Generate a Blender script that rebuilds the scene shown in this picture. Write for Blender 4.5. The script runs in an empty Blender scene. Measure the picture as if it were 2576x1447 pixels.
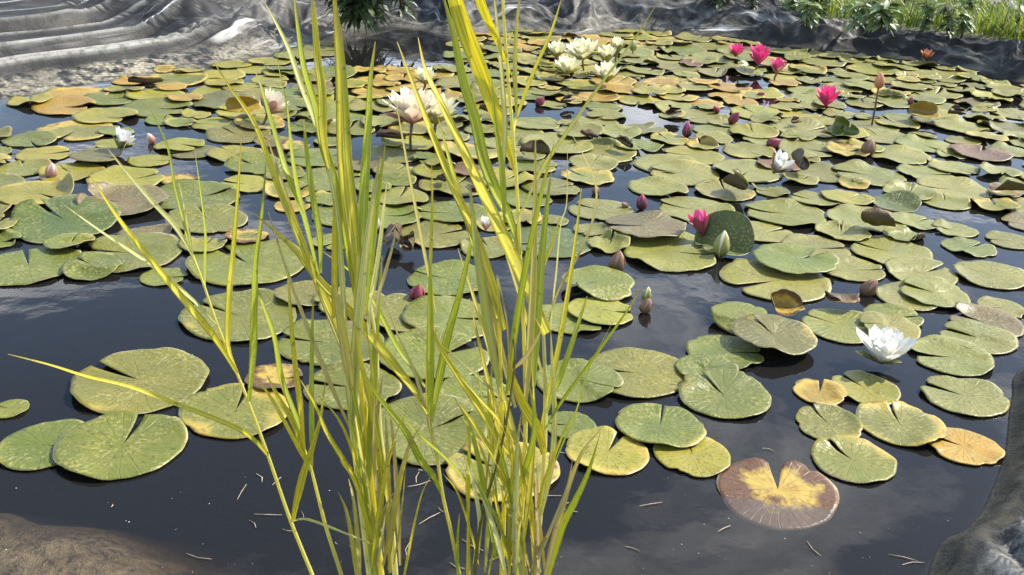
import bpy, math, random
import numpy as np
from mathutils import Vector, Matrix, noise as mnoise

random.seed(7)
rng = np.random.default_rng(7)
SC = bpy.context.scene
COL = SC.collection

# ------------------------------------------------------------------ camera, sky, sun, exposure
CAM_H, PITCH, ROLL, FOC = 1.1, math.radians(23.5), math.radians(2.6), 2580.0      # focal length in units of a 2576 px wide frame
cam_d = bpy.data.cameras.new('camera')
cam = bpy.data.objects.new('camera', cam_d); COL.objects.link(cam)
cam.matrix_world = Matrix.Translation((0, 0, CAM_H)) @ Matrix.Rotation(math.pi/2-PITCH, 4, 'X') @ Matrix.Rotation(ROLL, 4, 'Z')
cam_d.sensor_width = 36.0; cam_d.lens = FOC/2576.0*36.0
cam_d.clip_start = 0.02; cam_d.clip_end = 2000.0
SC.camera = cam

SUN_EL, SUN_AZ = math.radians(45), math.radians(65)      # azimuth clockwise from +Y
w = bpy.data.worlds.new('World'); SC.world = w; w.use_nodes = True
nt = w.node_tree; nt.nodes.clear()
def wn(t, **k):
    n = nt.nodes.new(t)
    for a, b in k.items(): setattr(n, a, b)
    return n
wo = wn('ShaderNodeOutputWorld'); bg = wn('ShaderNodeBackground'); bg.inputs['Strength'].default_value = 0.15
sky = wn('ShaderNodeTexSky'); sky.sky_type = 'NISHITA'; sky.sun_disc = False
sky.sun_elevation = SUN_EL; sky.sun_rotation = SUN_AZ; sky.air_density = 1.0; sky.dust_density = 1.0; sky.ozone_density = 1.5
CLOUD_SEED = 6.29
tc = wn('ShaderNodeTexCoord')
sep = wn('ShaderNodeSeparateXYZ'); nt.links.new(tc.outputs['Generated'], sep.inputs[0])
zc = wn('ShaderNodeMath', operation='MAXIMUM'); nt.links.new(sep.outputs['Z'], zc.inputs[0]); zc.inputs[1].default_value = 0.06
dx = wn('ShaderNodeMath', operation='DIVIDE'); nt.links.new(sep.outputs['X'], dx.inputs[0]); nt.links.new(zc.outputs[0], dx.inputs[1])
dy = wn('ShaderNodeMath', operation='DIVIDE'); nt.links.new(sep.outputs['Y'], dy.inputs[0]); nt.links.new(zc.outputs[0], dy.inputs[1])
cmb = wn('ShaderNodeCombineXYZ'); cmb.inputs[2].default_value = CLOUD_SEED; nt.links.new(dx.outputs[0], cmb.inputs[0]); nt.links.new(dy.outputs[0], cmb.inputs[1])
cn = wn('ShaderNodeTexNoise'); cn.inputs['Scale'].default_value = 1.5; cn.inputs['Detail'].default_value = 8; cn.inputs['Roughness'].default_value = 0.58
cn.inputs['Distortion'].default_value = 0.6
nt.links.new(cmb.outputs[0], cn.inputs['Vector'])
cr = wn('ShaderNodeMapRange'); nt.links.new(cn.outputs[0], cr.inputs[0])
cr.inputs[1].default_value = 0.515; cr.inputs[2].default_value = 0.67; cr.inputs[3].default_value = 0.0; cr.inputs[4].default_value = 0.9
cmix = wn('ShaderNodeMix', data_type='RGBA'); nt.links.new(cr.outputs[0], cmix.inputs[0])
nt.links.new(sky.outputs[0], cmix.inputs[6]); cmix.inputs[7].default_value = (13.5, 13.5, 13.8, 1)
nt.links.new(cmix.outputs[2], bg.inputs[0]); nt.links.new(bg.outputs[0], wo.inputs[0])

sun_d = bpy.data.lights.new('sun', 'SUN'); sun_d.energy = 5.0; sun_d.angle = math.radians(0.5); sun_d.color = (1.0, 0.93, 0.80)
sun = bpy.data.objects.new('sun', sun_d); COL.objects.link(sun)
TO_SUN = Vector((math.sin(SUN_AZ)*math.cos(SUN_EL), math.cos(SUN_AZ)*math.cos(SUN_EL), math.sin(SUN_EL)))
sun.rotation_euler = TO_SUN.to_track_quat('Z', 'Y').to_euler(); sun.location = TO_SUN*30
SC.view_settings.view_transform = 'Standard'; SC.view_settings.look = 'None'
SC.view_settings.exposure = 0.82; SC.view_settings.gamma = 1.0; SC.view_settings.use_curve_mapping = False
SC.cycles.max_bounces = 6; SC.cycles.diffuse_bounces = 3; SC.cycles.glossy_bounces = 3; SC.cycles.transparent_max_bounces = 10; SC.cycles.volume_bounces = 0

# ------------------------------------------------------------------ helpers
CP, SP = math.cos(PITCH), math.sin(PITCH); CR, SR = math.cos(ROLL), math.sin(ROLL)
def ray(x, y):
    a0 = (x-1288.0)/FOC; b0 = (723.5-y)/FOC; a = a0*CR-b0*SR; b = a0*SR+b0*CR
    return Vector((a, CP+b*SP, -SP+b*CP))
def G(x, y, z=0.0):                         # where a sight line meets the level z
    d = ray(x, y); t = (z-CAM_H)/d.z
    return Vector((d.x*t, d.y*t, z))
def AT(x, y, Y):                            # where a sight line meets the upright plane at distance Y
    Y = Y*1.07; d = ray(x, y); t = Y/d.y
    return Vector((d.x*t, Y, CAM_H+d.z*t))
def px_of(p):
    vx, vy, vz = p[0], p[1], p[2]-CAM_H
    dep = vy*CP - vz*SP
    a = vx/dep; b = (vy*SP+vz*CP)/dep
    return 1288+FOC*(a*CR+b*SR), 723.5-FOC*(b*CR-a*SR)
def sstep(a, b, x):
    t = min(1.0, max(0.0, (x-a)/(b-a))); return t*t*(3-2*t)

def mk(name, verts, faces, mats, parent=None, uv=None, col=None, smooth=True, midx=None, link=True):
    me = bpy.data.meshes.new(name)
    me.from_pydata([tuple(v) for v in verts], [], faces)
    for m in (mats if isinstance(mats, (list, tuple)) else [mats]): me.materials.append(m)
    n = len(me.polygons)
    if smooth: me.polygons.foreach_set('use_smooth', np.ones(n, bool))
    if midx is not None: me.polygons.foreach_set('material_index', np.array(midx, np.int32))
    if uv is not None:
        L = me.uv_layers.new(name='UVMap'); li = np.zeros(len(me.loops), np.int32); me.loops.foreach_get('vertex_index', li)
        L.data.foreach_set('uv', np.asarray(uv, np.float32)[li].ravel())
    if col is not None:
        A = me.color_attributes.new('tone', 'FLOAT_COLOR', 'POINT')
        c = np.asarray(col, np.float32)
        if c.ndim == 1: c = np.tile(c, (len(me.vertices), 1))
        A.data.foreach_set('color', c.ravel())
    me.update()
    return obj(name, me, parent) if link else me
def obj(name, me, parent=None):
    o = bpy.data.objects.new(name, me); COL.objects.link(o)
    if parent is not None: o.parent = parent
    return o
def tag(o, label, cat, group=None):
    o['label'] = label; o['category'] = cat
    if group: o['group'] = group
    return o
def empty(name, loc, label=None, cat=None, group=None, rz=0.0):
    o = bpy.data.objects.new(name, None); COL.objects.link(o); o.location = loc; o.rotation_euler = (0, 0, rz)
    o.empty_display_size = 0.05
    if label: tag(o, label, cat, group)
    return o

# ------------------------------------------------------------------ materials
class NT:
    def __init__(s, name):
        s.m = bpy.data.materials.new(name); s.m.use_nodes = True; s.t = s.m.node_tree; s.t.nodes.clear()
        s.out = s.n('ShaderNodeOutputMaterial')
    def n(s, t, **k):
        q = s.t.nodes.new(t)
        for a, b in k.items(): setattr(q, a, b)
        return q
    def l(s, a, b): s.t.links.new(a, b)
    def put(s, sock, v):
        if hasattr(v, 'is_output'): s.l(v, sock)
        else: sock.default_value = v
    def math(s, op, a, b=0.0, c=None, clamp=False):
        q = s.n('ShaderNodeMath', operation=op); q.use_clamp = clamp
        s.put(q.inputs[0], a); s.put(q.inputs[1], b)
        if c is not None: s.put(q.inputs[2], c)
        return q.outputs[0]
    def mix(s, f, a, b, mode='MIX'):
        q = s.n('ShaderNodeMix', data_type='RGBA'); q.blend_type = mode
        s.put(q.inputs[0], f); s.put(q.inputs[6], a if hasattr(a, 'is_output') else (*a, 1)); s.put(q.inputs[7], b if hasattr(b, 'is_output') else (*b, 1))
        return q.outputs[2]
    def rng(s, v, a, b, c=0.0, d=1.0, smooth=False):
        q = s.n('ShaderNodeMapRange'); q.clamp = True
        if smooth: q.interpolation_type = 'SMOOTHSTEP'
        s.put(q.inputs[0], v); q.inputs[1].default_value = a; q.inputs[2].default_value = b; q.inputs[3].default_value = c; q.inputs[4].default_value = d
        return q.outputs[0]
    def noise(s, vec, scale, detail=3.0, rough=0.55, dist=0.0):
        q = s.n('ShaderNodeTexNoise'); 
        if vec is not None: s.l(vec, q.inputs['Vector'])
        q.inputs['Scale'].default_value = scale; q.inputs['Detail'].default_value = detail; q.inputs['Roughness'].default_value = rough; q.inputs['Distortion'].default_value = dist
        return q.outputs[0]
    def mapping(s, vec, scale=(1, 1, 1), loc=(0, 0, 0)):
        q = s.n('ShaderNodeMapping'); s.l(vec, q.inputs[0]); q.inputs['Scale'].default_value = scale; q.inputs['Location'].default_value = loc
        return q.outputs[0]
    def bump(s, h, strength, dist, nrm=None):
        q = s.n('ShaderNodeBump'); q.inputs['Strength'].default_value = strength; q.inputs['Distance'].default_value = dist
        s.l(h, q.inputs['Height'])
        if nrm is not None: s.l(nrm, q.inputs['Normal'])
        return q.outputs[0]
    def bsdf(s, color, rough=0.5, normal=None, spec=0.5, transl=0.0, tcol=None):
        p = s.n('ShaderNodeBsdfPrincipled'); s.put(p.inputs['Base Color'], color if hasattr(color, 'is_output') else (*color, 1))
        s.put(p.inputs['Roughness'], rough); s.put(p.inputs['Specular IOR Level'], spec)
        if normal is not None: s.l(normal, p.inputs['Normal'])
        sh = p.outputs[0]
        if transl > 0:
            t = s.n('ShaderNodeBsdfTranslucent'); c = tcol if tcol is not None else color
            s.put(t.inputs[0], c if hasattr(c, 'is_output') else (*c, 1))
            mx = s.n('ShaderNodeMixShader'); mx.inputs[0].default_value = transl; s.l(sh, mx.inputs[1]); s.l(t.outputs[0], mx.inputs[2]); sh = mx.outputs[0]
        s.l(sh, s.out.inputs[0]); return p
    def uv(s): return s.n('ShaderNodeUVMap').outputs[0]
    def pos(s): return s.n('ShaderNodeNewGeometry').outputs['Position']
    def attr(s, name='tone'):
        q = s.n('ShaderNodeAttribute'); q.attribute_name = name; return q
    def sepxyz(s, v):
        q = s.n('ShaderNodeSeparateXYZ'); s.l(v, q.inputs[0]); return q.outputs

def mat_pad(under=False):
    k = NT('lily_pad_underside' if under else 'lily_pad_skin')
    a = k.attr(); tone, decay = a.outputs['Color'], a.outputs['Alpha']
    P = k.pos(); u = k.sepxyz(k.uv())
    cx = k.math('SUBTRACT', u[0], 0.5); cy = k.math('SUBTRACT', u[1], 0.5)
    r = k.math('MULTIPLY', k.math('SQRT', k.math('ADD', k.math('MULTIPLY', cx, cx), k.math('MULTIPLY', cy, cy))), 2.0)
    th = k.math('ARCTAN2', cy, cx)
    wob = k.noise(P, 16.0, 2.0)
    th2 = k.math('ADD', th, k.math('MULTIPLY', k.math('SUBTRACT', wob, 0.5), 0.16))
    v1 = k.math('ABSOLUTE', k.math('SINE', k.math('MULTIPLY', th2, 9.0)))
    v2 = k.math('ABSOLUTE', k.math('SINE', k.math('MULTIPLY', th2, 18.0)))
    vein1 = k.rng(v1, 0.0, 0.16, 1.0, 0.0, True)
    vein2 = k.math('MULTIPLY', k.rng(v2, 0.0, 0.22, 1.0, 0.0, True), k.rng(r, 0.4, 0.7))
    vein = k.math('MULTIPLY', k.math('MAXIMUM', vein1, k.math('MULTIPLY', vein2, 0.7)), k.rng(r, 1.0, 0.25, 0.25, 1.0))
    big = k.noise(P, 7.0, 4.0, 0.6); fine = k.noise(P, 120.0, 3.0, 0.65); mid = k.noise(P, 38.0, 3.0, 0.6)
    if under:
        c = k.mix(k.rng(big, 0.35, 0.65), (0.055, 0.018, 0.016), (0.10, 0.075, 0.02))
        c = k.mix(k.math('MULTIPLY', decay, 0.5), c, (0.14, 0.08, 0.02))
        k.bsdf(c, 0.45, k.bump(vein, 0.5, 0.002), transl=0.3, tcol=k.mix(0.5, (0.20, 0.26, 0.02), tone))
        return k.m
    c = k.mix(k.rng(big, 0.3, 0.7), k.mix(0.75, tone, (0.72, 0.82, 0.80), 'MULTIPLY'), k.mix(0.9, tone, (1.28, 1.2, 1.0), 'MULTIPLY'))
    c = k.mix(k.math('MULTIPLY', vein, 0.28), c, k.mix(1.0, tone, (1.5, 1.55, 1.6), 'MULTIPLY'))
    # grit and speckle, as strong as the pad's own wear asks
    sp = k.rng(fine, 0.52, 0.62); patch = k.rng(k.noise(P, 11.0, 3.0), 0.38, 0.60)
    c = k.mix(k.math('MULTIPLY', k.math('MULTIPLY', sp, patch), 0.75), c, (0.33, 0.30, 0.10))
    dk = k.rng(k.noise(P, 150.0, 2.0, 0.6), 0.56, 0.66)
    c = k.mix(k.math('MULTIPLY', dk, k.math('MULTIPLY', k.rng(mid, 0.38, 0.56), 0.75)), c, (0.05, 0.055, 0.02))
    # yellowing, then browning from the rim
    dn = k.math('ADD', k.math('MULTIPLY', big, 0.9), k.math('MULTIPLY', k.rng(r, 0.35, 1.05), 0.34))
    thr = k.math('SUBTRACT', 1.02, k.math('MULTIPLY', decay, 0.72))
    yel = k.rng(k.math('SUBTRACT', dn, thr), -0.02, 0.12)
    c = k.mix(k.math('MULTIPLY', yel, 0.85), c, k.mix(mid, (0.50, 0.34, 0.05), (0.42, 0.33, 0.07)))
    brn = k.rng(k.math('ADD', k.math('SUBTRACT', dn, thr), k.math('MULTIPLY', k.math('SUBTRACT', mid, 0.5), 0.45)), 0.13, 0.28)
    c = k.mix(brn, c, k.mix(fine, (0.055, 0.025, 0.012), (0.15, 0.07, 0.025)))
    red = k.math('MULTIPLY', k.rng(k.math('ADD', k.math('MULTIPLY', r, 0.5), k.noise(P, 4.3, 2.0)), 1.04, 1.2), k.rng(r, 0.6, 1.0))
    c = k.mix(k.math('MULTIPLY', red, 0.6), c, (0.20, 0.085, 0.04))
    blot = k.math('MULTIPLY', k.rng(k.noise(P, 30.0, 3.0, 0.65), 0.64, 0.72), k.rng(k.noise(P, 5.5, 2.0), 0.42, 0.6))
    c = k.mix(k.math('MULTIPLY', blot, 0.75), c, (0.13, 0.075, 0.028))
    rim = k.rng(r, 0.955, 0.985)
    c = k.mix(k.math('MULTIPLY', rim, k.math('MULTIPLY', k.rng(mid, 0.3, 0.6), 0.8)), c, (0.46, 0.42, 0.24))
    h = k.math('ADD', k.math('MULTIPLY', vein, -0.5), k.math('ADD', k.math('MULTIPLY', mid, 0.8), k.math('MULTIPLY', fine, 0.25)))
    k.bsdf(c, k.rng(mid, 0.3, 0.7, 0.34, 0.50), k.bump(h, 0.8, 0.004), spec=0.5, transl=0.16, tcol=k.mix(0.4, c, (0.35, 0.45, 0.03)))
    return k.m
M_PAD, M_UND = mat_pad(), mat_pad(True)

def mat_blade():
    k = NT('reed_blade'); a = k.attr(); tone, dead = a.outputs['Color'], a.outputs['Alpha']
    uv = k.uv(); oi = k.n('ShaderNodeObjectInfo').outputs['Random']
    v = k.n('ShaderNodeCombineXYZ'); s = k.sepxyz(uv)
    k.l(s[0], v.inputs[0]); k.l(k.math('ADD', k.math('MULTIPLY', s[1], 0.12), k.math('MULTIPLY', oi, 37.0)), v.inputs[1])
    st = k.noise(v.outputs[0], 7.5, 3.0, 0.6); st2 = k.noise(v.outputs[0], 30.0, 2.0, 0.6)
    f = k.rng(k.math('ADD', k.math('MULTIPLY', st, 0.8), k.math('MULTIPLY', st2, 0.2)), 0.47, 0.56)
    green = k.mix(k.noise(k.pos(), 14.0, 2.0), (0.17, 0.25, 0.03), (0.33, 0.42, 0.05))
    c = k.mix(k.math('MULTIPLY', f, 0.68), tone, green)
    c = k.mix(k.rng(st2, 0.60, 0.68, 0, 0.6), c, (0.62, 0.58, 0.30))
    ct = k.rng(k.math('ADD', s[1], k.math('MULTIPLY', k.math('SUBTRACT', k.noise(k.pos(), 30.0), 0.5), 0.3)), 0.80, 1.02)
    c = k.mix(k.math('MULTIPLY', ct, 0.55), c, (0.42, 0.30, 0.14))
    c = k.mix(dead, c, k.mix(st, (0.52, 0.42, 0.20), (0.74, 0.65, 0.38)))
    bl = k.rng(k.noise(k.pos(), 90.0, 2.0), 0.66, 0.74, 0, 0.5)
    c = k.mix(bl, c, (0.14, 0.09, 0.03))
    k.bsdf(c, 0.42, k.bump(st2, 0.35, 0.0015), transl=0.55, tcol=k.mix(0.22, c, (1.0, 0.93, 0.12)))
    return k.m
M_BLADE = mat_blade()

def mat_petal(name, tipc, basec, transl=0.5):
    k = NT(name); s = k.sepxyz(k.uv())
    n = k.noise(k.mapping(k.uv(), (14, 1.5, 1)), 3.0, 2.0)
    c = k.mix(k.rng(s[1], 0.05, 0.75), basec, tipc)
    c = k.mix(k.math('MULTIPLY', k.rng(n, 0.45, 0.7), 0.18), c, basec)
    k.bsdf(c, 0.45, k.bump(n, 0.25, 0.001), transl=transl, tcol=c)
    return k.m
M_WHITE = mat_petal('white_petal', (0.92, 0.92, 0.90), (0.88, 0.88, 0.80))
M_CREAM = mat_petal('cream_petal', (0.95, 0.94, 0.78), (0.90, 0.86, 0.58))
M_BLUSH = mat_petal('blush_petal', (0.94, 0.90, 0.78), (0.84, 0.58, 0.52))
M_PINK = mat_petal('pink_petal', (0.86, 0.17, 0.44), (0.68, 0.05, 0.26))
M_FADE = mat_petal('faded_pink_petal', (0.66, 0.44, 0.38), (0.40, 0.20, 0.15))
M_PEACH = mat_petal('peach_petal', (0.78, 0.42, 0.28), (0.46, 0.28, 0.10))
M_MAROON = mat_petal('maroon_petal', (0.30, 0.05, 0.08), (0.12, 0.03, 0.03), 0.12)
M_SEPAL_G = mat_petal('green_sepal', (0.30, 0.30, 0.09), (0.16, 0.19, 0.04), 0.15)
M_SEPAL_B = mat_petal('brown_sepal', (0.22, 0.13, 0.06), (0.10, 0.06, 0.025), 0.1)
M_SEPAL_D = mat_petal('dark_sepal', (0.13, 0.05, 0.055), (0.05, 0.025, 0.02), 0.1)
M_STAMEN = mat_petal('stamen', (0.75, 0.48, 0.04), (0.65, 0.40, 0.03), 0.1)
M_STALK = mat_petal('stalk', (0.13, 0.06, 0.04), (0.07, 0.05, 0.025), 0.05)

def mat_plain(name, c1, c2, scale, rough=0.7, bump=0.4, bd=0.004, transl=0.0):
    k = NT(name); P = k.pos(); n = k.noise(P, scale, 4.0, 0.6); f = k.noise(P, scale*7, 3.0, 0.6)
    c = k.mix(k.rng(k.math('ADD', k.math('MULTIPLY', n, 0.65), k.math('MULTIPLY', f, 0.35)), 0.36, 0.64), c1, c2)
    k.bsdf(c, rough, k.bump(f, bump, bd), transl=transl)
    return k.m
def mat_grass():
    k = NT('grass_blade'); a = k.attr()
    k.bsdf(k.mix(k.rng(k.noise(k.pos(), 3.0, 2.0), 0.35, 0.65), k.mix(1.0, a.outputs['Color'], (0.75, 0.8, 0.8), 'MULTIPLY'), a.outputs['Color']), 0.5, transl=0.3, tcol=k.mix(1.0, a.outputs['Color'], (1.3, 1.3, 0.6), 'MULTIPLY'))
    return k.m
M_GRASS = mat_grass()
M_SOIL = mat_plain('meadow_soil', (0.05, 0.06, 0.02), (0.10, 0.09, 0.045), 4.0)
M_WEED = mat_plain('weed_leaf', (0.045, 0.075, 0.028), (0.10, 0.14, 0.055), 20.0, 0.5, 0.2, 0.002, 0.2)
M_BROAD = mat_plain('broad_leaf', (0.13, 0.20, 0.07), (0.25, 0.32, 0.14), 12.0, 0.45, 0.2, 0.002, 0.22)
M_TUFT = mat_plain('seed_tuft', (0.45, 0.45, 0.34), (0.62, 0.62, 0.52), 30.0, 0.8, 0.2, 0.002, 0.25)
M_SPECK = mat_plain('pollen_speck', (0.45, 0.45, 0.42), (0.65, 0.65, 0.62), 60.0, 0.5, 0.1, 0.001)
M_DEBRIS = mat_plain('straw_debris', (0.22, 0.17, 0.10), (0.46, 0.40, 0.28), 60.0, 0.7, 0.1, 0.001)

def mat_liner(near=False):
    k = NT('pond_liner_dirty' if near else 'pond_liner_plastic'); P = k.pos(); uv = k.uv()          # uv: metres along the shore, metres outward
    a = k.attr(); silt, dust = a.outputs['Color'], a.outputs['Alpha']   # how much dried silt / dust lies here, thinned to paint fold shade
    sx = k.sepxyz(silt)
    streak = k.noise(P, 30.0, 6.0, 0.72, 0.6) if near else k.noise(k.mapping(uv, (0.55, 13.0, 1)), 1.0, 5.0, 0.62, 0.4)
    cross = k.noise(P, 75.0, 5.0, 0.7, 0.4) if near else k.noise(k.mapping(uv, (9.0, 0.9, 1), (3, 1, 0)), 1.0, 4.0, 0.6, 0.5)
    sq = 3.2 if near else 1.0
    bl = k.noise(P, 5.0*sq, 5.0, 0.62); fine = k.noise(P, 60.0*sq, 4.0, 0.65); mid = k.noise(P, 22.0*sq, 3.0, 0.6)
    c = k.mix(k.rng(bl, 0.3, 0.7), (0.012, 0.013, 0.014), (0.045, 0.045, 0.046))
    d = k.math('MULTIPLY', dust, k.math('ADD', k.rng(streak, 0.45, 0.66), k.math('MULTIPLY', k.rng(cross, 0.50, 0.66), 0.5)), clamp=True)
    d = k.math('MULTIPLY', d, k.rng(mid, 0.28, 0.62, 0.35, 1.0))
    c = k.mix(d, c, k.mix(fine, (0.20, 0.20, 0.19), (0.42, 0.42, 0.40)))
    glare_streak = k.math('MULTIPLY', k.rng(streak, 0.55, 0.61), k.math('MULTIPLY', k.rng(k.noise(k.mapping(uv, (1.1, 3.0, 1), (7, 2, 0)), 1.0, 3.0), 0.50, 0.58), k.rng(dust, 0.0, 0.25, 0.0, 0.12 if near else 1.2)))
    c = k.mix(glare_streak, c, (0.80, 0.80, 0.77))  # glare of the sheet painted as white streaks, along with pale dried residue
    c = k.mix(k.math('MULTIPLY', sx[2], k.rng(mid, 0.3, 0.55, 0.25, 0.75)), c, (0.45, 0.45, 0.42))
    sil = k.math('MULTIPLY', sx[0], k.rng(k.math('ADD', k.math('MULTIPLY', mid, 0.6), k.math('MULTIPLY', bl, 0.4)), 0.43, 0.54))
    c = k.mix(sil, c, k.mix(k.rng(fine, 0.35, 0.65), (0.13, 0.115, 0.08), (0.50, 0.46, 0.35)))
    slime = k.math('MULTIPLY', sx[1], k.rng(mid, 0.35, 0.6))
    c = k.mix(slime, c, k.mix(fine, (0.022, 0.022, 0.018), (0.085, 0.08, 0.06)))
    ro = k.math('ADD', 0.46, k.math('MULTIPLY', k.math('MAXIMUM', k.math('MAXIMUM', d, sil), slime), 0.4))
    h = k.math('ADD', k.math('MULTIPLY', streak, 1.0), k.math('ADD', k.math('MULTIPLY', cross, 0.6), k.math('MULTIPLY', mid, 0.25)))
    n1 = k.bump(h, 0.35, 0.012)
    k.bsdf(c, ro, k.bump(k.math('ADD', fine, k.math('MULTIPLY', mid, 0.6)), 0.35, 0.004, n1), spec=0.10)
    return k.m
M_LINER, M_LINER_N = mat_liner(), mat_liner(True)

def mat_mud():
    k = NT('pond_mud'); P = k.pos(); m = k.noise(P, 9.0, 5.0, 0.65); f = k.noise(P, 55.0, 4.0, 0.7, 0.8); a = k.attr()
    c = k.mix(k.rng(m, 0.32, 0.66), (0.065, 0.050, 0.033), (0.13, 0.10, 0.066))
    c = k.mix(k.math('MULTIPLY', a.outputs['Alpha'], k.rng(k.math('ADD', k.math('MULTIPLY', f, 0.6), k.math('MULTIPLY', m, 0.4)), 0.40, 0.60)), c, (0.44, 0.36, 0.23))
    c = k.mix(k.rng(f, 0.60, 0.72, 0, 0.7), c, (0.03, 0.024, 0.015))
    k.bsdf(c, 0.8, k.bump(k.math('ADD', m, f), 0.7, 0.02))
    return k.m
M_MUD = mat_mud()

def mat_water():
    k = NT('pond_water')
    P = k.pos()
    h = k.math('ADD', k.noise(P, 5.0, 2.0, 0.5), k.math('MULTIPLY', k.noise(P, 26.0, 2.0, 0.5), 0.12))
    nm = k.bump(h, 0.06, 0.02)
    lw = k.n('ShaderNodeLayerWeight'); lw.inputs['Blend'].default_value = 0.5; k.l(nm, lw.inputs['Normal'])
    fr = k.math('ADD', 0.032, k.math('MULTIPLY', 0.968, k.math('POWER', lw.outputs['Facing'], 5.0)))
    gl = k.n('ShaderNodeBsdfGlossy'); gl.inputs['Roughness'].default_value = 0.015; k.l(nm, gl.inputs['Normal'])
    tr = k.n('ShaderNodeBsdfTransparent'); tr.inputs[0].default_value = (0.95, 0.95, 0.94, 1)
    df = k.n('ShaderNodeBsdfDiffuse'); df.inputs[0].default_value = (0.072, 0.070, 0.068, 1)
    m1 = k.n('ShaderNodeMixShader'); m1.inputs[0].default_value = 0.14; k.l(tr.outputs[0], m1.inputs[1]); k.l(df.outputs[0], m1.inputs[2])
    m2 = k.n('ShaderNodeMixShader'); k.l(fr, m2.inputs[0]); k.l(m1.outputs[0], m2.inputs[1]); k.l(gl.outputs[0], m2.inputs[2])
    k.l(m2.outputs[0], k.out.inputs[0])
    va = k.n('ShaderNodeVolumeAbsorption'); va.inputs['Color'].default_value = (0.42, 0.36, 0.26, 1); va.inputs['Density'].default_value = 8.0
    k.l(va.outputs[0], k.out.inputs['Volume'])
    return k.m
M_WATER = mat_water()

# ------------------------------------------------------------------ pond outline (world metres on the water level)
ctrl = []
def cpx(*pts):
    for x, y in pts: ctrl.append(G(x, y).to_2d())
def cw(*pts):
    for p in pts: ctrl.append(Vector(p))
# near side, then right bank away from the camera, back, left bank towards the camera
cw((-1.7, 0.62), (-0.9, 0.45), (0.0, 0.42), (0.42, 0.72))
cpx((2335, 1450), (2432, 1335), (2478, 1275), (2528, 1140), (2545, 1010), (2590, 915))
cw((1.75, 2.60), (2.55, 3.45), (3.25, 4.3), (3.65, 5.1), (3.6, 5.75))
cpx((2576, 214), (2482, 188), (2407, 171), (2307, 156), (2244, 150), (2150, 134), (2050, 129), (1932, 116), (1850, 95), (1663, 79), (1560, 74), (1475, 88), (1423, 86), (1320, 78), (1131, 88), (1060, 74), (960, 66), (865, 78))
cpx((760, 113), (644, 142), (400, 186), (175, 218), (0, 248))
cw((-2.85, 3.9), (-3.05, 3.1), (-2.95, 2.3), (-2.6, 1.5), (-2.2, 0.95))
def catmull_closed(P, step):
    out = []; n = len(P)
    for i in range(n):
        p0, p1, p2, p3 = P[i-1], P[i], P[(i+1) % n], P[(i+2) % n]
        m = max(2, int((p2-p1).length/(0.008 if (0.5 < p1.x < 1.7 and p1.y < 2.3) else step)))
        for j in range(m):
            t = j/m
            out.append(0.5*((2*p1)+(p2-p0)*t+(2*p0-5*p1+4*p2-p3)*t*t+(3*p1-p0-3*p2+p3)*t**3))
    return out
OUT = catmull_closed(ctrl, 0.022)
NO = len(OUT)
nr = []
for i in range(NO):
    t = OUT[(i+6) % NO]-OUT[i-6]; nr.append(Vector((t.y, -t.x)).normalized())
NRM = []
for i in range(NO):
    s = Vector((0, 0))
    for j in range(-14, 15, 2): s += nr[(i+j) % NO]
    NRM.append(s.normalized())
ARC = [0.0]
for i in range(1, NO): ARC.append(ARC[-1]+(OUT[i]-OUT[i-1]).length)
OA = np.array([[p.x, p.y] for p in OUT])
def inside(x, y):
    X, Y = OA[:, 0], OA[:, 1]; X2, Y2 = np.roll(X, -1), np.roll(Y, -1)
    c = ((Y > y) != (Y2 > y)) & (x < (X2-X)*(y-Y)/(Y2-Y+1e-12)+X)
    return int(c.sum()) % 2 == 1
def shore_dist(x, y): return float(np.sqrt(((OA-np.array([x, y]))**2).sum(1).min()))

# weights of each stretch of shore
LW, BW, RW, NW = [], [], [], []
for p in OUT:
    x, y = p
    n_ = sstep(2.6, 1.9, y)
    l_ = (1-n_)*sstep(-1.15, -1.6, x); b_ = (1-n_)*(1-sstep(-1.15, -1.6, x))*sstep(1.6, 1.2, x)*sstep(4.0, 5.5, y)
    r_ = max(0.0, 1-n_-l_-b_)
    LW.append(l_); BW.append(b_); RW.append(r_); NW.append(n_)
def nz(x, y, z=0.0): return mnoise.noise(Vector((x, y, z)))
def ridged(x, y, z=0.0): return 1-abs(nz(x, y, z))*2
SCOL = [-0.9, -0.6, -0.4, -0.28, -0.2, -0.14, -0.10, -0.07, -0.045, -0.025, -0.01, 0.0] + [0.0125*i for i in range(1, 25)] + [0.3+0.035*i for i in range(1, 57)]
RIDGES = ((0.34, .046, .018, 1.0), (0.41, .034, .014, 1.2), (0.62, .050, .022, 1.6), (0.84, .012, .016, 2.4), (1.02, .044, .03, 3.2), (1.22, .018, .018, 3.8), (1.45, .044, .035, 4.5), (1.75, .03, .03, 5.0))
SCOL = sorted(set([round(v, 4) for v in SCOL]+[round(q[0]+o, 4) for q in RIDGES for o in (-.06, -.045, -.032, -.02, -.012, -.006, 0, .006, .012, .02, .032)]))
SHK = [(0.0, 0.0)]+[(q[0], q[3]) for q in RIDGES]+[(2.3, 5.0)]
def fold_shift(s):
    for (a0, k0), (a1, k1) in zip(SHK[:-1], SHK[1:]):
        if a0 <= s <= a1: return k0+(k1-k0)*(s-a0)/(a1-a0)
    return 0.0
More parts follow.
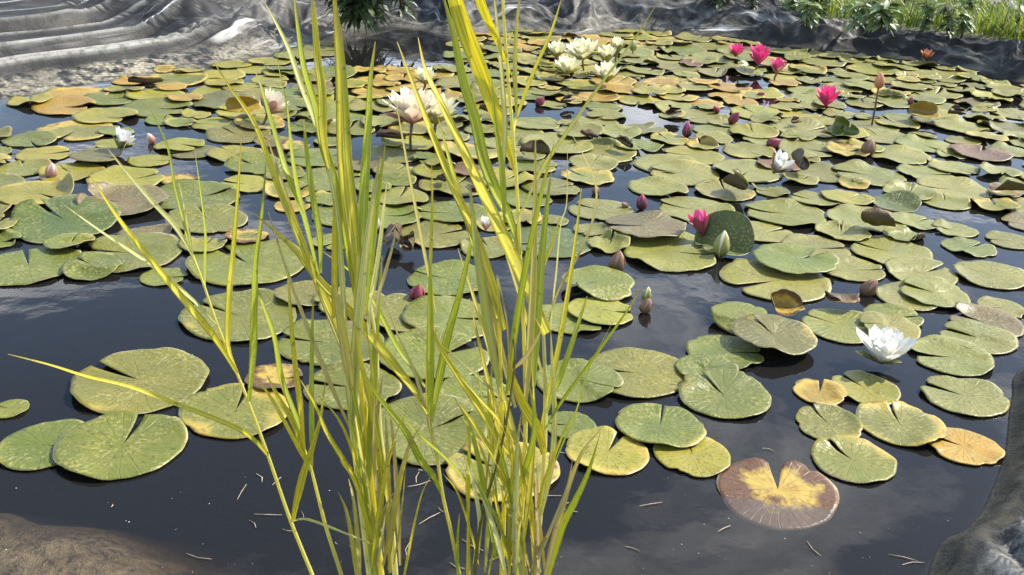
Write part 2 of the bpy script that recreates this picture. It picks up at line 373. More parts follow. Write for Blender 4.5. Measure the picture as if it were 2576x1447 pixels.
# the share of SCOL each stretch uses: outer width
def width_at(i): return 2.26*LW[i]+1.0*BW[i]+0.50*RW[i]+0.55*NW[i]
def prof(i, s):
    """height of the liner at distance s outward from shore sample i"""
    u = ARC[i]; x, y = OUT[i]; h = 0.0
    if LW[i] > 0:
        wv = 0.0
        if s < 0: z = 0.16*s + 0.014*nz(u*0.7, s*16)
        else:
            z = 0.14*min(s, 0.36)+0.10*max(0, s-0.36)
            for sc, am, wd_, k_ in RIDGES:
                q = s-sc-wv*k_
                z += am*((0.8+0.4*nz(u*0.8, sc*9)) if sc < 0.7 else min(1.2, max(0.0, 0.5+1.5*nz(u*0.55, sc*9))))*math.exp(-abs(q)/(wd_*0.7))-0.85*am*math.exp(-((q+2.4*wd_)/(1.3*wd_))**2)
            z += 0.012*nz(u*0.35+9, s*7.0)*sstep(0.5, 0.9, s) + 0.016*ridged(u*0.9+s*1.8, s*2.2, 2.0)**3*sstep(0.8, 1.1, s)
            z += 0.010*nz(u*9, s*14, 5)*sstep(0.0, 0.08, s)*sstep(0.36, 0.28, s) + 0.006*abs(nz(u*22, s*26, 8))*sstep(0.36, 0.3, s)
        h += LW[i]*z
    if BW[i] > 0:
        if s < 0: z = 1.6*s
        else:
            z = 0.22*sstep(0, 0.75, s) + 0.01*s
            cr = ridged(u*1.7+0.5*nz(u, s*3), s*3.2, 1.0)*0.07+ridged(u*4.2, s*7.0+nz(u*3, s*2)*0.8, 4.0)*0.045+ridged(u*10, s*13, 7)*0.020
            z += cr*sstep(0, 0.18, s)
        h += BW[i]*z
    if RW[i] > 0:
        top = 0.135+0.07*nz(u*1.15+4, 0.3)+0.035*nz(u*3.1, 9.0)
        lean = 0.03*nz(u*1.6, 6.6)
        if s < 0: z = 2.4*s
        else:
            z = top*sstep(-0.03, 0.20+lean, s)**0.8*(1-0.35*sstep(0.22, 0.5, s))
            z += (0.050*ridged(u*2.6+s*6, s*5+nz(u*2, 0.0), 1.0)+0.034*ridged(u*6.0-s*9, s*9, 3.0)+0.012*ridged(u*15, s*17, 7)-0.03)*sstep(0, 0.10, s)
        h += RW[i]*z
    if NW[i] > 0:
        if s < 0: z = 3.0*s
        else:
            z = 0.045*sstep(-0.012, 0.05, s)+0.14*sstep(0.0, 0.36, s)
            z += (0.034*ridged(u*2.6+s*4.5, s*3+u*2.5, 1.0)+0.022*ridged(u*6.0+s*13, u*3+s*5, 3.0)-0.02)*sstep(0.03, 0.16, s)+(0.008*ridged(u*15-s*9, s*17+u*7, 7)+0.004*nz(u*40, s*40, 3))*sstep(0.0, 0.05, s)
        h += NW[i]*z
    return max(h, -0.6)
V, F, UVs, CC = [], [], [], []
NSC = len(SCOL); smax = SCOL[-1]
for i in range(NO):
    wd = width_at(i)
    for s0 in SCOL:
        s = s0 if s0 < 0 else s0/smax*wd
        p = OUT[i]+NRM[i]*(s+LW[i]*0.03*nz(ARC[i]*0.5, 3.0)*(fold_shift(s) if s > 0 else 0.0))
        V.append((p.x, p.y, prof(i, s))); UVs.append((ARC[i], s))
        sil = LW[i]*(sstep(-0.5, -0.02, s)*0.35+0.5*sstep(-0.02, 0.05, s))*sstep(0.28, 0.18, s)*(0.75+0.5*nz(ARC[i]*2.3, s*8, 3)) + LW[i]*0.35*sstep(0.46, 0.5, s)*sstep(0.58, 0.54, s)*max(0, nz(ARC[i]*1.2, 7.0)*2)
        sil += BW[i]*0.25*sstep(-0.2, 0.0, s)*sstep(0.2, 0.05, s)
        slime = NW[i]*sstep(-0.3, -0.05, s)*(0.05+0.95*sstep(0.065, 0.03, s+0.04*nz(ARC[i]*5, s*9)))+0.35*(RW[i]+BW[i])*sstep(0.06, 0.0, s)+0.6*LW[i]*sstep(0.0, -0.1, s)
        dust = LW[i]*0.16*sstep(0.33, 0.38, s)+BW[i]*0.22+RW[i]*(0.02+0.30*sstep(0.16, 0.26, s))+NW[i]*0.75*sstep(0.05, 0.12, s)
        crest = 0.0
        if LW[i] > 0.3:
            wv = 0.0; groove_shade = 0.0
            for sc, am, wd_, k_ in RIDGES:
                crest += LW[i]*math.exp(-((s-sc)/0.007)**2)*(0.75+0.5*nz(ARC[i]*1.1, sc*5)); groove_shade = max(groove_shade, math.exp(-((s-sc+0.030)/0.020)**2)*min(1, am/0.04))
            dust *= 1-0.95*groove_shade; sil *= 1-groove_shade  # shade under each fold painted in as bare black sheet, dust and silt removed
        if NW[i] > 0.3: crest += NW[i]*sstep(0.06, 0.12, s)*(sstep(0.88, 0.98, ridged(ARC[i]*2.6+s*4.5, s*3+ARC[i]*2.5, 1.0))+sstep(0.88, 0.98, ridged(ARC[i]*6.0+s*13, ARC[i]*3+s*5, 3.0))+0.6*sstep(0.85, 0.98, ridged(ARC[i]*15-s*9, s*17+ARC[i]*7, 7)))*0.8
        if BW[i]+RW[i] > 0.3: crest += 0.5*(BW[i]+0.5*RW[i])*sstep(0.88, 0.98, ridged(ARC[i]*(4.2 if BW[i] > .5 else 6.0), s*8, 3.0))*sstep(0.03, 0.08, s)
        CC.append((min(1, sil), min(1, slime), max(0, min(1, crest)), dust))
for i in range(NO):
    a, b = i*NSC, ((i+1) % NO)*NSC
    for j in range(NSC-1): F.append((a+j, a+j+1, b+j+1, b+j))
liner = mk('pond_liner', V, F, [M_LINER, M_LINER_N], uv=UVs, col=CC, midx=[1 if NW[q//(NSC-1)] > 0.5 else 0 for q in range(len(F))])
tag(liner, 'creased black plastic pond liner sheet draped over the banks around the pond', 'pond liner')

# meadow ground from under the liner's hem to the horizon
V, F = [], []
rings = [0, 0.12, 0.5, 1.2, 2.5, 5, 10, 22, 50, 120, 320]
cen = Vector((0, 3.4))
st = 8; idx = list(range(0, NO, st)); nI = len(idx)
for i in idx:
    wd = width_at(i)-0.05; b0 = prof(i, wd)-0.03
    p0 = OUT[i]+NRM[i]*wd; rad = (p0-cen).normalized()
    for r_ in rings:
        q = p0+rad*r_
        g = 0.16+0.02*nz(q.x*0.7, q.y*0.7)+0.004*min(r_, 30)
        V.append((q.x, q.y, b0*(1-sstep(0, 0.5, r_))+g*sstep(0, 0.5, r_)))
nR = len(rings)
for a in range(nI):
    b = (a+1) % nI
    for j in range(nR-1): F.append((a*nR+j, a*nR+j+1, b*nR+j+1, b*nR+j))
ground = mk('ground', V, F, M_SOIL); ground['kind'] = 'structure'

# pond bottom with the mud mound that rises in the near left corner
V, F, CC = [], [], []
gx = np.linspace(-3.6, 4.3, 160); gy = np.linspace(0.2, 8.4, 160)
m0 = G(40, 1440).to_2d()
mud_ctrl = [G(-900, 1150), G(-300, 1170), G(20, 1195), G(190, 1215), G(300, 1265), G(420, 1350), G(560, 1450), G(700, 1580)]
MUD = []
for q in range(len(mud_ctrl)-1):
    for t in range(10): MUD.append(mud_ctrl[q].lerp(mud_ctrl[q+1], t/10).to_2d())
def mud_in(x, y):                                            # near-left side of the mud's edge
    if x < MUD[0].x: return y < MUD[0].y
    for p, q in zip(MUD[:-1], MUD[1:]):
        if min(p.x, q.x) <= x <= max(p.x, q.x): return y < p.y+(q.y-p.y)*(x-p.x)/(q.x-p.x+1e-9)
    return False
for yy in gy:
    for xx in gx:
        d = -1.0
        if xx < 0.6 and yy < 2.4:
            dm = min(((xx-q.x)**2+(yy-q.y)**2) for q in MUD)**0.5; d = dm if mud_in(xx, yy) else -dm
            d += 0.05*nz(xx*4, yy*4, 2)
        crust = (1-sstep(0.10, 0.30, math.hypot((xx-m0.x)*0.8, yy-m0.y)+0.10*nz(xx*8, yy*8, 9))) if d > -0.2 else 0.0
        z = -0.42+0.16*sstep(2.4, 1.2, yy); z = z+(-0.062-z)*sstep(-0.34, 0.10, d)+0.012*nz(xx*3, yy*3)+(0.006+0.012*crust)*nz(xx*17, yy*17, 3)+0.012*crust
        V.append((xx, yy, min(z, -0.006))); CC.append((1, 1, 1, crust))
for a in range(159):
    for b in range(159): F.append((a*160+b, a*160+b+1, (a+1)*160+b+1, (a+1)*160+b))
bot = mk('pond_bottom', V, F, M_MUD, col=CC); bot['kind'] = 'structure'

# water: a closed body whose top is the surface
x0, x1, y0, y1, zb = -3.9, 4.6, 0.0, 9.0, -0.75
wat = mk('water', [(x0, y0, zb), (x1, y0, zb), (x1, y1, zb), (x0, y1, zb), (x0, y0, 0), (x1, y0, 0), (x1, y1, 0), (x0, y1, 0)],
         [(3, 2, 1, 0), (4, 5, 6, 7), (0, 1, 5, 4), (1, 2, 6, 5), (2, 3, 7, 6), (3, 0, 4, 7)], M_WATER, smooth=False)
wat['kind'] = 'structure'

# ------------------------------------------------------------------ lily pads
TONES = {'e': ((0.15, 0.08, 0.07), 'reddish brown'), 'g': ((0.150, 0.195, 0.050), 'green'), 'o': ((0.185, 0.200, 0.065), 'olive green'), 'y': ((0.270, 0.275, 0.050), 'yellow green'),
         'h': ((0.36, 0.25, 0.06), 'ochre yellow'), 'm': ((0.155, 0.130, 0.110), 'mauve grey'), 'b': ((0.095, 0.145, 0.060), 'dark green'),
         'p': ((0.225, 0.245, 0.105), 'pale green'), 'r': ((0.10, 0.055, 0.025), 'brown'), 'k': ((0.145, 0.155, 0.085), 'grey green')}
CELL = 0.01; HX0, HY0 = -4.0, 0.4; HNX, HNY = 900, 820
HM = np.zeros((HNY, HNX))
def hs(x, y):
    ix = np.clip(((x-HX0)/CELL).astype(int), 0, HNX-1); iy = np.clip(((y-HY0)/CELL).astype(int), 0, HNY-1)
    return HM[iy, ix]
PADS = []
def bend(P, az, off, R, ang):
    """roll the part of the leaf beyond a chord up around a cylinder"""
    d = np.array([math.cos(az), math.sin(az)]); s = P[:, :2]@d-off
    m = s > 0; S = s[m]; A = math.radians(ang); a = np.minimum(S/R, A); rest = S-a*R
    ns = R*np.sin(a)+rest*np.cos(A); dz = R*(1-np.cos(a))+rest*np.sin(A)
    P[m, 0] += (ns-S)*d[0]; P[m, 1] += (ns-S)*d[1]; P[m, 2] += dz
    return P
def pad_mesh(c, R, notch, tone, decay, seed, NR_, NS_, gap=0.10, asp=1.0, wav=1.0, bends=(), sunk=None, tilt=None, zup=0.0, flat=False):
    rr = np.random.default_rng(seed); ph = rr.uniform(0, 6.28, 8)
    phi = np.linspace(gap, 2*math.pi-gap, NS_+1)
    e = np.minimum(phi-gap, 2*math.pi-gap-phi)
    Rf = 1+0.022*np.sin(2*phi+ph[0])+0.014*np.sin(3*phi+ph[1])+0.008*np.sin(7*phi+ph[2])*wav+0.005*np.sin(13*phi+ph[3])*wav
    Rf = Rf*(1-0.13*np.clip(1-e/0.30, 0, 1)**2)
    for _ in range(rr.integers(0, 4)):                      # nibbled bays in the rim
        a0 = rr.uniform(0.6, 5.7); Rf = Rf*(1-rr.uniform(0.02, 0.11)*np.exp(-((phi-a0)/rr.uniform(0.04, 0.14))**2))
    fr = np.linspace(0.0, 1, NR_+1)**0.85; fr[0] = 0.002
    rad = fr[:, None]*Rf[None, :]*R; th = phi[None, :]+notch
    # the slit closes towards the stalk
    X = rad*np.cos(th); Y = rad*np.sin(th)
    ax = rr.uniform(0, 6.28); ca, sa = math.cos(ax), math.sin(ax)
    xa, ya = X*ca+Y*sa, (-X*sa+Y*ca)/asp; xa = xa*math.sqrt(asp); ya = ya*math.sqrt(asp)
    X, Y = xa*ca-ya*sa, xa*sa+ya*ca
    H = hs(X+c[0], Y+c[1])
    for q in range(2):                                       # widen the clearance a little
        H = np.maximum(H, np.maximum(np.roll(H, 1, 1), np.roll(H, -1, 1)))
    Hd = H+0.0035
    Z = Hd.copy()
    for it in range(14):
        Zp = np.pad(Z, 1, mode='edge'); S = (Zp[:-2, 1:-1]+Zp[2:, 1:-1]+Zp[1:-1, :-2]+Zp[1:-1, 2:])/4
        S[0, :] = S[1, :].mean(); Z = np.maximum(S, Hd)
    Hz = Z.copy()
    lf = fr[:, None]
    wv = np.clip(np.sin(2*phi+ph[4])*0.5+np.sin(3*phi+ph[5])*0.5+np.sin(5*phi+ph[6])*0.45-0.10, 0, None)[None, :]
    Z = Z+wav*R*(0.055 if R > 0.10 and c[1] < 3.2 else 0.075)*wv*lf**3 + R*0.010*np.sin(phi*18+ph[7])[None, :]*0.25*lf*wav + R*0.012*(1-np.cos(lf*3.0))*0.5
    e2 = np.clip(1-e/0.22, 0, 1)[None, :]; Z = Z+R*rr.uniform(0.0, 0.07)*wav*e2**2*lf**3*(1 if rr.random() < 0.5 else 0.2)
    if tilt:                                                 # one side lifted clear of the water
        az, amt = tilt; s = (X*math.cos(az)+Y*math.sin(az))/R; Z = Z+R*amt*(s+0.9)*0.5
    Z = Z+zup
    if sunk is not None:
        az, amt = sunk; s = (X*math.cos(az)+Y*math.sin(az))/R
        Z = 0.0040-amt*np.clip(s-0.05+0.10*np.sin(4*phi+ph[1])[None, :]*lf, 0, None)**1.2+0.012*np.clip(-s-0.35, 0, None)**1.5*(1+0.6*np.sin(9*phi+ph[2]))[None, :]
    n0, n1 = NR_+1, NS_+1
    P = np.stack([X.ravel(), Y.ravel(), Z.ravel()], 1)
    uv = np.stack([(rad/R*np.cos(phi)[None, :]*0.485+0.5).ravel(), (rad/R*np.sin(phi)[None, :]*0.485+0.5).ravel()], 1)
    if sunk is None:                                          # stamp into the height map (before rolling)
        stamp(c, R, X, Y, Hz+wav*R*0.02*lf**3)
    for b in bends: P = bend(P, *b)
    # thickness: follow surface normals
    g = P.reshape(n0, n1, 3)
    du = np.gradient(g, axis=0); dv = np.gradient(g, axis=1); N = np.cross(du, dv); N /= (np.linalg.norm(N, axis=2, keepdims=True)+1e-9)
    Bt = (g-N*0.0014).reshape(-1, 3)
    nv = n0*n1; faces = []; mi = []
    for i in range(NR_):
        for j in range(NS_):
            a = i*n1+j; faces.append((a, a+n1, a+n1+1, a+1)); mi.append(0)
            faces.append((nv+a, nv+a+1, nv+a+n1+1, nv+a+n1)); mi.append(1)
    for j in range(NS_):
        a = NR_*n1+j; faces.append((a, nv+a, nv+a+1, a+1)); mi.append(0)
    for i in range(NR_):
        a = i*n1; faces.append((a, nv+a, nv+a+n1, a+n1)); mi.append(0)
        a = i*n1+NS_; faces.append((a, a+n1, nv+a+n1, nv+a)); mi.append(0)
    return np.vstack([P, Bt]), faces, np.vstack([uv, uv]), (*tone, decay), mi
def stamp(c, R, X, Y, Z):
    # splat a refined copy of the leaf surface into the height map
    n0, n1 = X.shape
    k = max(2, int(R/(n0-1)/CELL*2.2)+1); k2 = max(2, int(6.3*R/(n1-1)/CELL*2.2)+1)
    fi = np.linspace(0, n0-1, (n0-1)*k+1); fj = np.linspace(0, n1-1, (n1-1)*k2+1)
    i0 = np.minimum(fi.astype(int), n0-2); j0 = np.minimum(fj.astype(int), n1-2); a = (fi-i0)[:, None]; b = (fj-j0)[None, :]
    def li(A): return A[np.ix_(i0, j0)]*(1-a)*(1-b)+A[np.ix_(i0+1, j0)]*a*(1-b)+A[np.ix_(i0, j0+1)]*(1-a)*b+A[np.ix_(i0+1, j0+1)]*a*b
    xx, yy, zz = li(X)+c[0], li(Y)+c[1], li(Z)
    ix = np.clip(((xx-HX0)/CELL).astype(int), 0, HNX-1).ravel(); iy = np.clip(((yy-HY0)/CELL).astype(int), 0, HNY-1).ravel()
    np.maximum.at(HM, (iy, ix), zz.ravel()+0.0015)

def clock(h): return math.radians(90-30*h)                   # 12 points away from the camera, 3 to the right
# traced pads: x, y, width in the picture, notch o'clock, tone, wear 0..1, options, label
T = [
 # far left shelf
 (640,178,92,2,'y',.35,{},'small yellow green pad nearest the tip of the silt shelf'),
 (555,192,120,9,'y',.4,{},None),
 (415,180,60,3,'h',.7,{'tilt':(1.5,.35)},'small yellow pad curled up against the pale silt shelf'),
 (445,203,160,8,'o',.55,{},'olive and ochre pad lying beside the small curled yellow one by the silt'),
 (545,233,140,4,'y',.35,{},None),
 (620,226,120,2,'y',.45,{},None),
 (190,240,178,7,'h',.62,{},'pinkish ochre pad, the upper one of the ochre pair by the left bank'),
 (272,253,132,2,'g',.25,{},'green pad squeezed between the ochre pair and a yellow green pad, left bank'),
 (160,272,172,3,'h',.30,{},'smooth ochre pad, the lower one of the ochre pair by the left bank'),
 (390,242,150,10,'y',.30,{},'yellow green pad just below the dark rolled leaf near the left bank'),
 (560,262,160,3,'k',.15,{'tilt':(0.6,.12)},None),
 (396,276,178,3,'g',.15,{},'broad green pad over dark water, right of the smooth ochre pad'),
 (405,306,88,12,'g',.2,{},None),
 (545,316,130,9,'y',.3,{},None),
 (600,342,165,10,'k',.15,{},None),
 (190,331,205,6,'o',.62,{},'rusty speckled olive pad lying left of the half open white lily'),
 (292,335,92,12,'g',.35,{},None),
 (75,356,140,5,'g',.3,{},None),
 (110,391,145,2,'y',.35,{},None),
 (488,384,130,8,'k',.2,{},None),
 (452,369,134,4,'y',.15,{},'bright yellow green pad just right of the small pink bud on dark water'),
 (590,391,145,10,'y',.2,{},None),
 (376,407,112,3,'y',.1,{},None),
 (58,427,145,11,'o',.25,{},None),
 (180,437,170,10,'y',.4,{},None),
 (258,403,160,4,'k',.2,{'bends':((0.3,0.045,0.03,55),),'zup':.012},'grey green pad with its right rim rolled up, below the half open white lily'),
 (452,454,100,3,'h',.75,{},'yellow pad rotting to orange, its tip pointing at dark blue water'),
 (316,456,208,2,'y',.08,{},'smooth yellow green pad lying left of the orange rotting one'),
 (620,466,142,9,'y',.15,{},'pale yellow green pad at the rim of the dark water behind the left reeds'),
 (488,500,238,2,'g',.2,{},'wide green pad with a slit on the right, above the speckled one, left'),
 (308,520,232,9,'m',.05,{'bends':((3.0,0.06,0.05,50),),'zup':.012},'grey mauve pad with its left rim bent up over black shade'),
 (92,496,215,4,'y',.45,{'bends':((0.6,0.05,0.06,70),),'zup':.010},'bright yellow pad with its right end curled over, cut by the left picture edge'),
 (520,556,210,11,'o',.25,{},None),
 (372,596,150,3,'m',.1,{'bends':((0.2,0.04,0.03,75),)},'small mauve pad folded double, in front of the grey mauve bent one'),
 (160,566,292,10,'b',.12,{'wav':1.9,'tilt':(1.9,.16)},'big dark green buckled pad with a frayed silvery upper rim, far left'),
 (-5,610,120,3,'g',.2,{},None),
 (335,641,262,9,'o',.2,{'wav':1.4},'wide olive pad with a wavy left rim, under two crossing reed leaves'),
 (70,674,272,11,'g',.15,{'wav':1.3},'big green pad cut by the left edge, above the open navy water'),
 (262,668,102,9,'k',.15,{},'small round grey green pad tucked onto the wide wavy olive pad'),
 (232,682,152,10,'g',.15,{'wav':1.3},None),
 (412,700,122,3,'g',.15,{},'small oval green pad alone at the rim of the navy water, left'),
 (620,667,308,10.3,'g',.22,{'wav':1.2},'large green pad with a dark slit at upper left, behind two upright reed leaves'),
 (600,801,305,10,'o',.28,{'wav':1.1},'large olive speckled pad with a nibbled front rim, right of the open navy water'),
 (25,1032,100,9.5,'g',.1,{},'small green pad cut by the left edge, alone in navy water'),
 (350,968,348,9.7,'o',.30,{'tilt':(1.9,.05)},'big gritty olive pad with a wide slit on the left, crossed by a reed leaf'),
 (590,1040,278,12.1,'o',.48,{},'speckled olive pad with a rusty top left corner, touching the big gritty one'),
 (112,1125,245,3.5,'g',.32,{},'green pad with a yellow blotch at its top right, lower left corner'),
 (304,1130,330,12.2,'g',.10,{},'largest green pad in the lower left, its slit opening away from the viewer'),
 # behind the reeds
 (735,522,92,2,'h',.55,{},'small yellow pad floating on dark water behind the left reeds'),
 (830,456,190,2,'g',.2,{},None),
 (800,400,170,9,'g',.2,{},None),
 (870,546,175,3,'g',.3,{},None),
 (690,955,150,3,'h',.85,{},'rotten orange pad patch between the reed stems, above the speckled olive pad'),
 (765,744,160,4,'o',.25,{},None),
 (880,765,180,8,'o',.2,{},None),
 (830,868,270,9,'g',.12,{},'green pad with a pale left tip, behind the left bundle of reeds'),
 (885,980,240,9,'g',.15,{},'green pad behind the left reed bundle, just above the bare dark water'),
 (1130,706,212,9.5,'g',.12,{'wav':1.2},'ribbed green pad right of the round maroon bud'),
 (1010,795,210,3,'o',.2,{},None),
 (1132,806,240,3,'g',.18,{},None),
 (1092,902,268,2,'g',.2,{},None),
 (1192,1003,200,3,'g',.12,{},None),
 (1075,1088,320,2,'g',.15,{},'large green pad low between the left and right reed bundles'),
 (1262,1190,282,10,'o',.60,{'wav':1.2},'gritty pad with a brown frayed rim, lowest behind the right reed bundle'),
 (1432,1074,132,9,'g',.1,{},None),
 (1095,594,182,2,'o',.35,{'wav':1.5},'olive pad with a tan underside edge, right of the dark red curled leaves'),
 (1135,540,182,9,'g',.15,{},None),
 (965,548,200,3,'g',.15,{},None),
 (1382,612,222,8,'b',.12,{'wav':.8},'dark star veined green pad behind the right reed bundle'),
 (1320,500,150,3,'g',.2,{},None),
 (1600,944,268,9,'o',.28,{'wav':.9},'large olive pad with a wrinkled centre, right of the right reed bundle'),
 (1455,966,215,4,'g',.10,{},'smooth green pad overlapping the wrinkled one, behind thin reed leaves'),
 (1440,805,190,4,'g',.15,{},None),
 (1510,790,170,3,'y',.25,{'wav':1.2},'yellow green pad under the red rimmed folded leaf'),
 (1505,730,180,8,'g',.35,{'bends':((-1.2,0.035,0.03,-24),),'zup':.022},'folded grey green pad with a red and yellow rim, left of the paired buds'),
 # right of the reeds
 (1690,640,255,3.5,'p',.08,{'wav':1.6,'tilt':(1.2,.06)},'pale pad arching over black gaps, beneath the mauve pad'),
 (1622,590,205,9,'m',.06,{'wav':1.5,'zup':.018,'tilt':(-0.4,.05)},'mauve pad with a dark fold in front, left of the closed pink lily'),
 (1512,532,165,10,'p',.12,{},'pale green pad with a straight slit, left of the dark pointed bud'),
 (1385,476,155,2,'o',.2,{},None),
 (1750,531,195,9.5,'p',.15,{},'pale pad behind the closed pink lily, before open blue water'),
 (1922,588,150,2,'p',.1,{},None),
 (1975,541,216,9,'o',.08,{'wav':1.3},'olive veined pad right behind the large upright green leaf'),
 (1822,628,158,8,'b',.08,{'bends':((0.95,-0.035,0.03,66),),'zup':.006},'large dark green leaf standing on edge behind the green bud'),
 (2052,628,180,3,'p',.1,{},None),
 (2145,682,165,3,'p',.1,{},None),
 (1952,711,276,8,'p',.15,{'wav':1.2},'largest pale pad on the right, its front rim over black shade'),
 (2000,671,212,2,'g',.10,{'zup':.012,'wav':1.2},'veined green pad lying on top of the largest pale pad'),
 (2180,555,205,3,'p',.2,{},None),
 (2250,516,132,9,'b',.12,{'bends':((0.4,0.0,0.05,28),)},'dark green pad with a creased raised half, alone on pale blue water'),
 (2300,561,125,2,'p',.2,{},None),
 (2402,581,118,9,'p',.2,{},None),
 (2240,637,218,10,'p',.22,{},'pale pad with a green left half, in front of the green curled leaf'),
 (2438,626,140,2,'g',.1,{'wav':1.3},None),
 (2540,608,130,9,'o',.2,{},None),
 (2318,691,196,2,'p',.18,{'wav':1.2},None),
 (2495,695,205,10,'o',.2,{},'speckled pad with a black slit tip, cut by the right edge'),
 (2288,750,178,3,'p',.15,{},'pale speckled pad partly under another, right of the brown bud'),
 (2350,746,186,10,'p',.12,{},'pale pad with a slit at the top, covering its speckled neighbour'),
 (2520,778,130,9,'p',.2,{},None),
 (2480,816,195,10,'m',.25,{},'brownish speckled pad, middle of the three overlapping at the right edge'),
 (2460,856,195,10,'p',.22,{},'speckled pad, lowest of the three overlapping at the right edge'),
 (2245,800,150,3,'g',.1,{},None),
 (2118,824,208,10,'p',.12,{},'pale pad with a slit on the left, below the brown rolled leaf'),
 (2236,831,156,9,'p',.12,{},'pale pad with a long crease, right behind the big white lily'),
 (2393,903,218,9,'p',.15,{'wav':1.0},'pale veined pad just right of the big white lily'),
 (2426,1001,226,10,'p',.22,{},'speckled pad with a slit at upper left, reaching into the bank shadow'),
 (2176,981,178,10.7,'p',.15,{},'pale speckled pad just in front of the big white lily'),
 (2062,991,136,12.5,'h',.55,{},'small ochre pad left in front of the big white lily'),
 (2425,1128,192,10,'h',.30,{},'yellow pad with a smooth half, reaching into the bank shadow'),
 (2266,1074,228,12,'o',.50,{},'tan edged pad with a deep slit, left of the smooth yellow one'),
 (2084,1071,176,11.5,'o',.45,{},'olive pad with a browned slit, below the small ochre pad'),
 (2147,1164,216,11,'o',.35,{},'gritty round pad with a narrow slit, above the cloud reflections'),
 (1862,816,155,3,'g',.25,{'bends':((-1.9,0.03,0.03,-26),),'zup':.022},'grey green pad folded down its middle over a dark hollow'),
 (1824,891,196,3,'g',.08,{},'smooth green pad partly under the red rimmed one, right of open water'),
 (1945,871,214,11,'k',.30,{'zup':.022,'tilt':(1.6,.05),'wav':1.1},'grey green pad with a yellow red front rim, overlapping the smooth green one'),
 (1778,938,156,4,'g',.08,{},'small green pad half covered by the large sharply slit one'),
 (1824,1001,238,11,'g',.12,{},'large green pad with a sharp slit and midrib, right of the wrinkled one'),
 (1742,1149,196,12,'y',.30,{},'yellow green pad peeping out below the heart shaped pad'),
 (1528,1143,208,1,'y',.52,{},'yellow green pad with a burnt red front rim, right of the reeds'),
 (1660,1079,226,12.5,'g',.30,{},'heart shaped green pad with a wide slit, above the burnt rim one'),
 # mid right
 (1745,394,155,9,'y',.12,{},'yellow green pad between the dark buds and the white lily with brown leaf'),
 (1680,420,172,3,'p',.2,{},None),
 (1720,443,180,9,'p',.3,{},None),
 (2075,440,160,3,'o',.4,{},None),
 (2185,445,190,9,'o',.3,{'wav':1.6},None),
 (2330,440,150,3,'p',.2,{},None),
 (2400,480,190,9,'p',.25,{},None),
]
BIGNAMES = []
def add_pad(x, y, wpx, nh, tone, dec, op, label, hand=True):
    p = G(x, y); d = ray(x, y); dep = math.hypot(p.y, CAM_H) # slant distance
    dep = p.y*CP+CAM_H*SP
    R = wpx/FOC*dep/2
    for _ in range(3):                                        # fit the outline's own extent
        q = [px_of((p.x+R*math.cos(a*.2618), p.y+R*math.sin(a*.2618), 0)) for a in range(24)]
        xs = [v[0] for v in q]; ys = [v[1] for v in q]
        R *= wpx/(max(xs)-min(xs)); p = p+G(x, y)-G((max(xs)+min(xs))/2, (max(ys)+min(ys))/2)
    PADS.append(dict(c=(p.x, p.y), R=R, notch=clock(nh)+random.uniform(-.1, .1), tone=tone, dec=dec, op=op, label=label, hand=hand, px=(x, y), w=wpx))
for t in T: add_pad(*t)

# open water and other places without pads, in picture coordinates
OPEN = [[(1490,440),(1590,425),(1650,480),(1780,485),(1660,505),(1640,545),(1600,580),(1520,500)],
        [(600,490),(690,490),(700,530),(840,560),(840,620),(790,690),(640,610)],
        [(1295,275),(1480,258),(1530,290),(1500,300),(1330,315)],
        [(1500,235),(1700,300),(1760,300),(1810,345),(1700,350),(1600,310)],
        [(2040,395),(2170,385),(2165,420),(2060,415)], [(2390,405),(2590,385),(2590,432),(2450,432)],
        [(2080,510),(2250,490),(2420,520),(2590,555),(2590,570),(2400,560),(2280,535),(2100,525)],
        [(830,60),(1150,60),(1150,160),(880,185),(830,150)], [(330,310),(520,315),(560,345),(390,345),(380,390),(320,370)],
        [(1810,190),(1960,205),(2000,230),(1830,220)], [(-200,280),(300,300),(330,315),(-200,345)], [(430,405),(560,410),(600,440),(540,445),(440,430)],
        [(850,330),(950,330),(960,400),(880,400)], [(2290,265),(2210,300),(2120,290),(2200,265)], [(2330,315),(2420,330),(2400,350),(2300,330)],
        [(-400,640),(900,640),(3000,640),(3000,1800),(-400,1800)], [(-500,200),(60,200),(60,300),(-500,330)],
        [(940,580),(1020,570),(1090,640),(1080,660),(930,660)], [(700,160),(870,110),(870,185),(720,190)],
        [(2300,655),(2440,640),(2440,655)], [(2140,470),(2330,465),(2300,480),(2140,490)]]
def in_poly(x, y, P):
    c = False; j = len(P)-1
    for i in range(len(P)):
        if (P[i][1] > y) != (P[j][1] > y) and x < (P[j][0]-P[i][0])*(y-P[i][1])/(P[j][1]-P[i][1])+P[i][0]: c = not c
        j = i
    return c
def zone_tone(x, y):
    q = random.random(); dec = random.uniform(0.08, 0.42) if random.random() < .85 else random.uniform(.5, .75)
    if x < 700 and y < 300: return random.choice('yyhoy'), random.uniform(.2, .6)
    if 840 < x < 1130 and 165 < y < 265: return random.choice('hhyh'), random.uniform(.45, .7)
    if 1300 < x < 1520 and 150 < y < 230: return random.choice('yyyh'), random.uniform(.3, .6)
    if 1500 < x < 1980 and 205 < y < 265: return random.choice('hpyh'), random.uniform(.4, .65)
    if y < 125: return random.choice('hyoph'), random.uniform(.35, .65)
    if x > 1450: return ('p' if q < .52 else 'o' if q < .74 else 'y' if q < .82 else 'g' if q < .90 else 'k' if q < .945 else 'm' if q < .975 else 'e'), dec
    return ('o' if q < .42 else 'g' if q < .66 else 'p' if q < .82 else 'y' if q < .92 else 'm' if q < .96 else 'e'), dec
cand = 0; PA_ = []
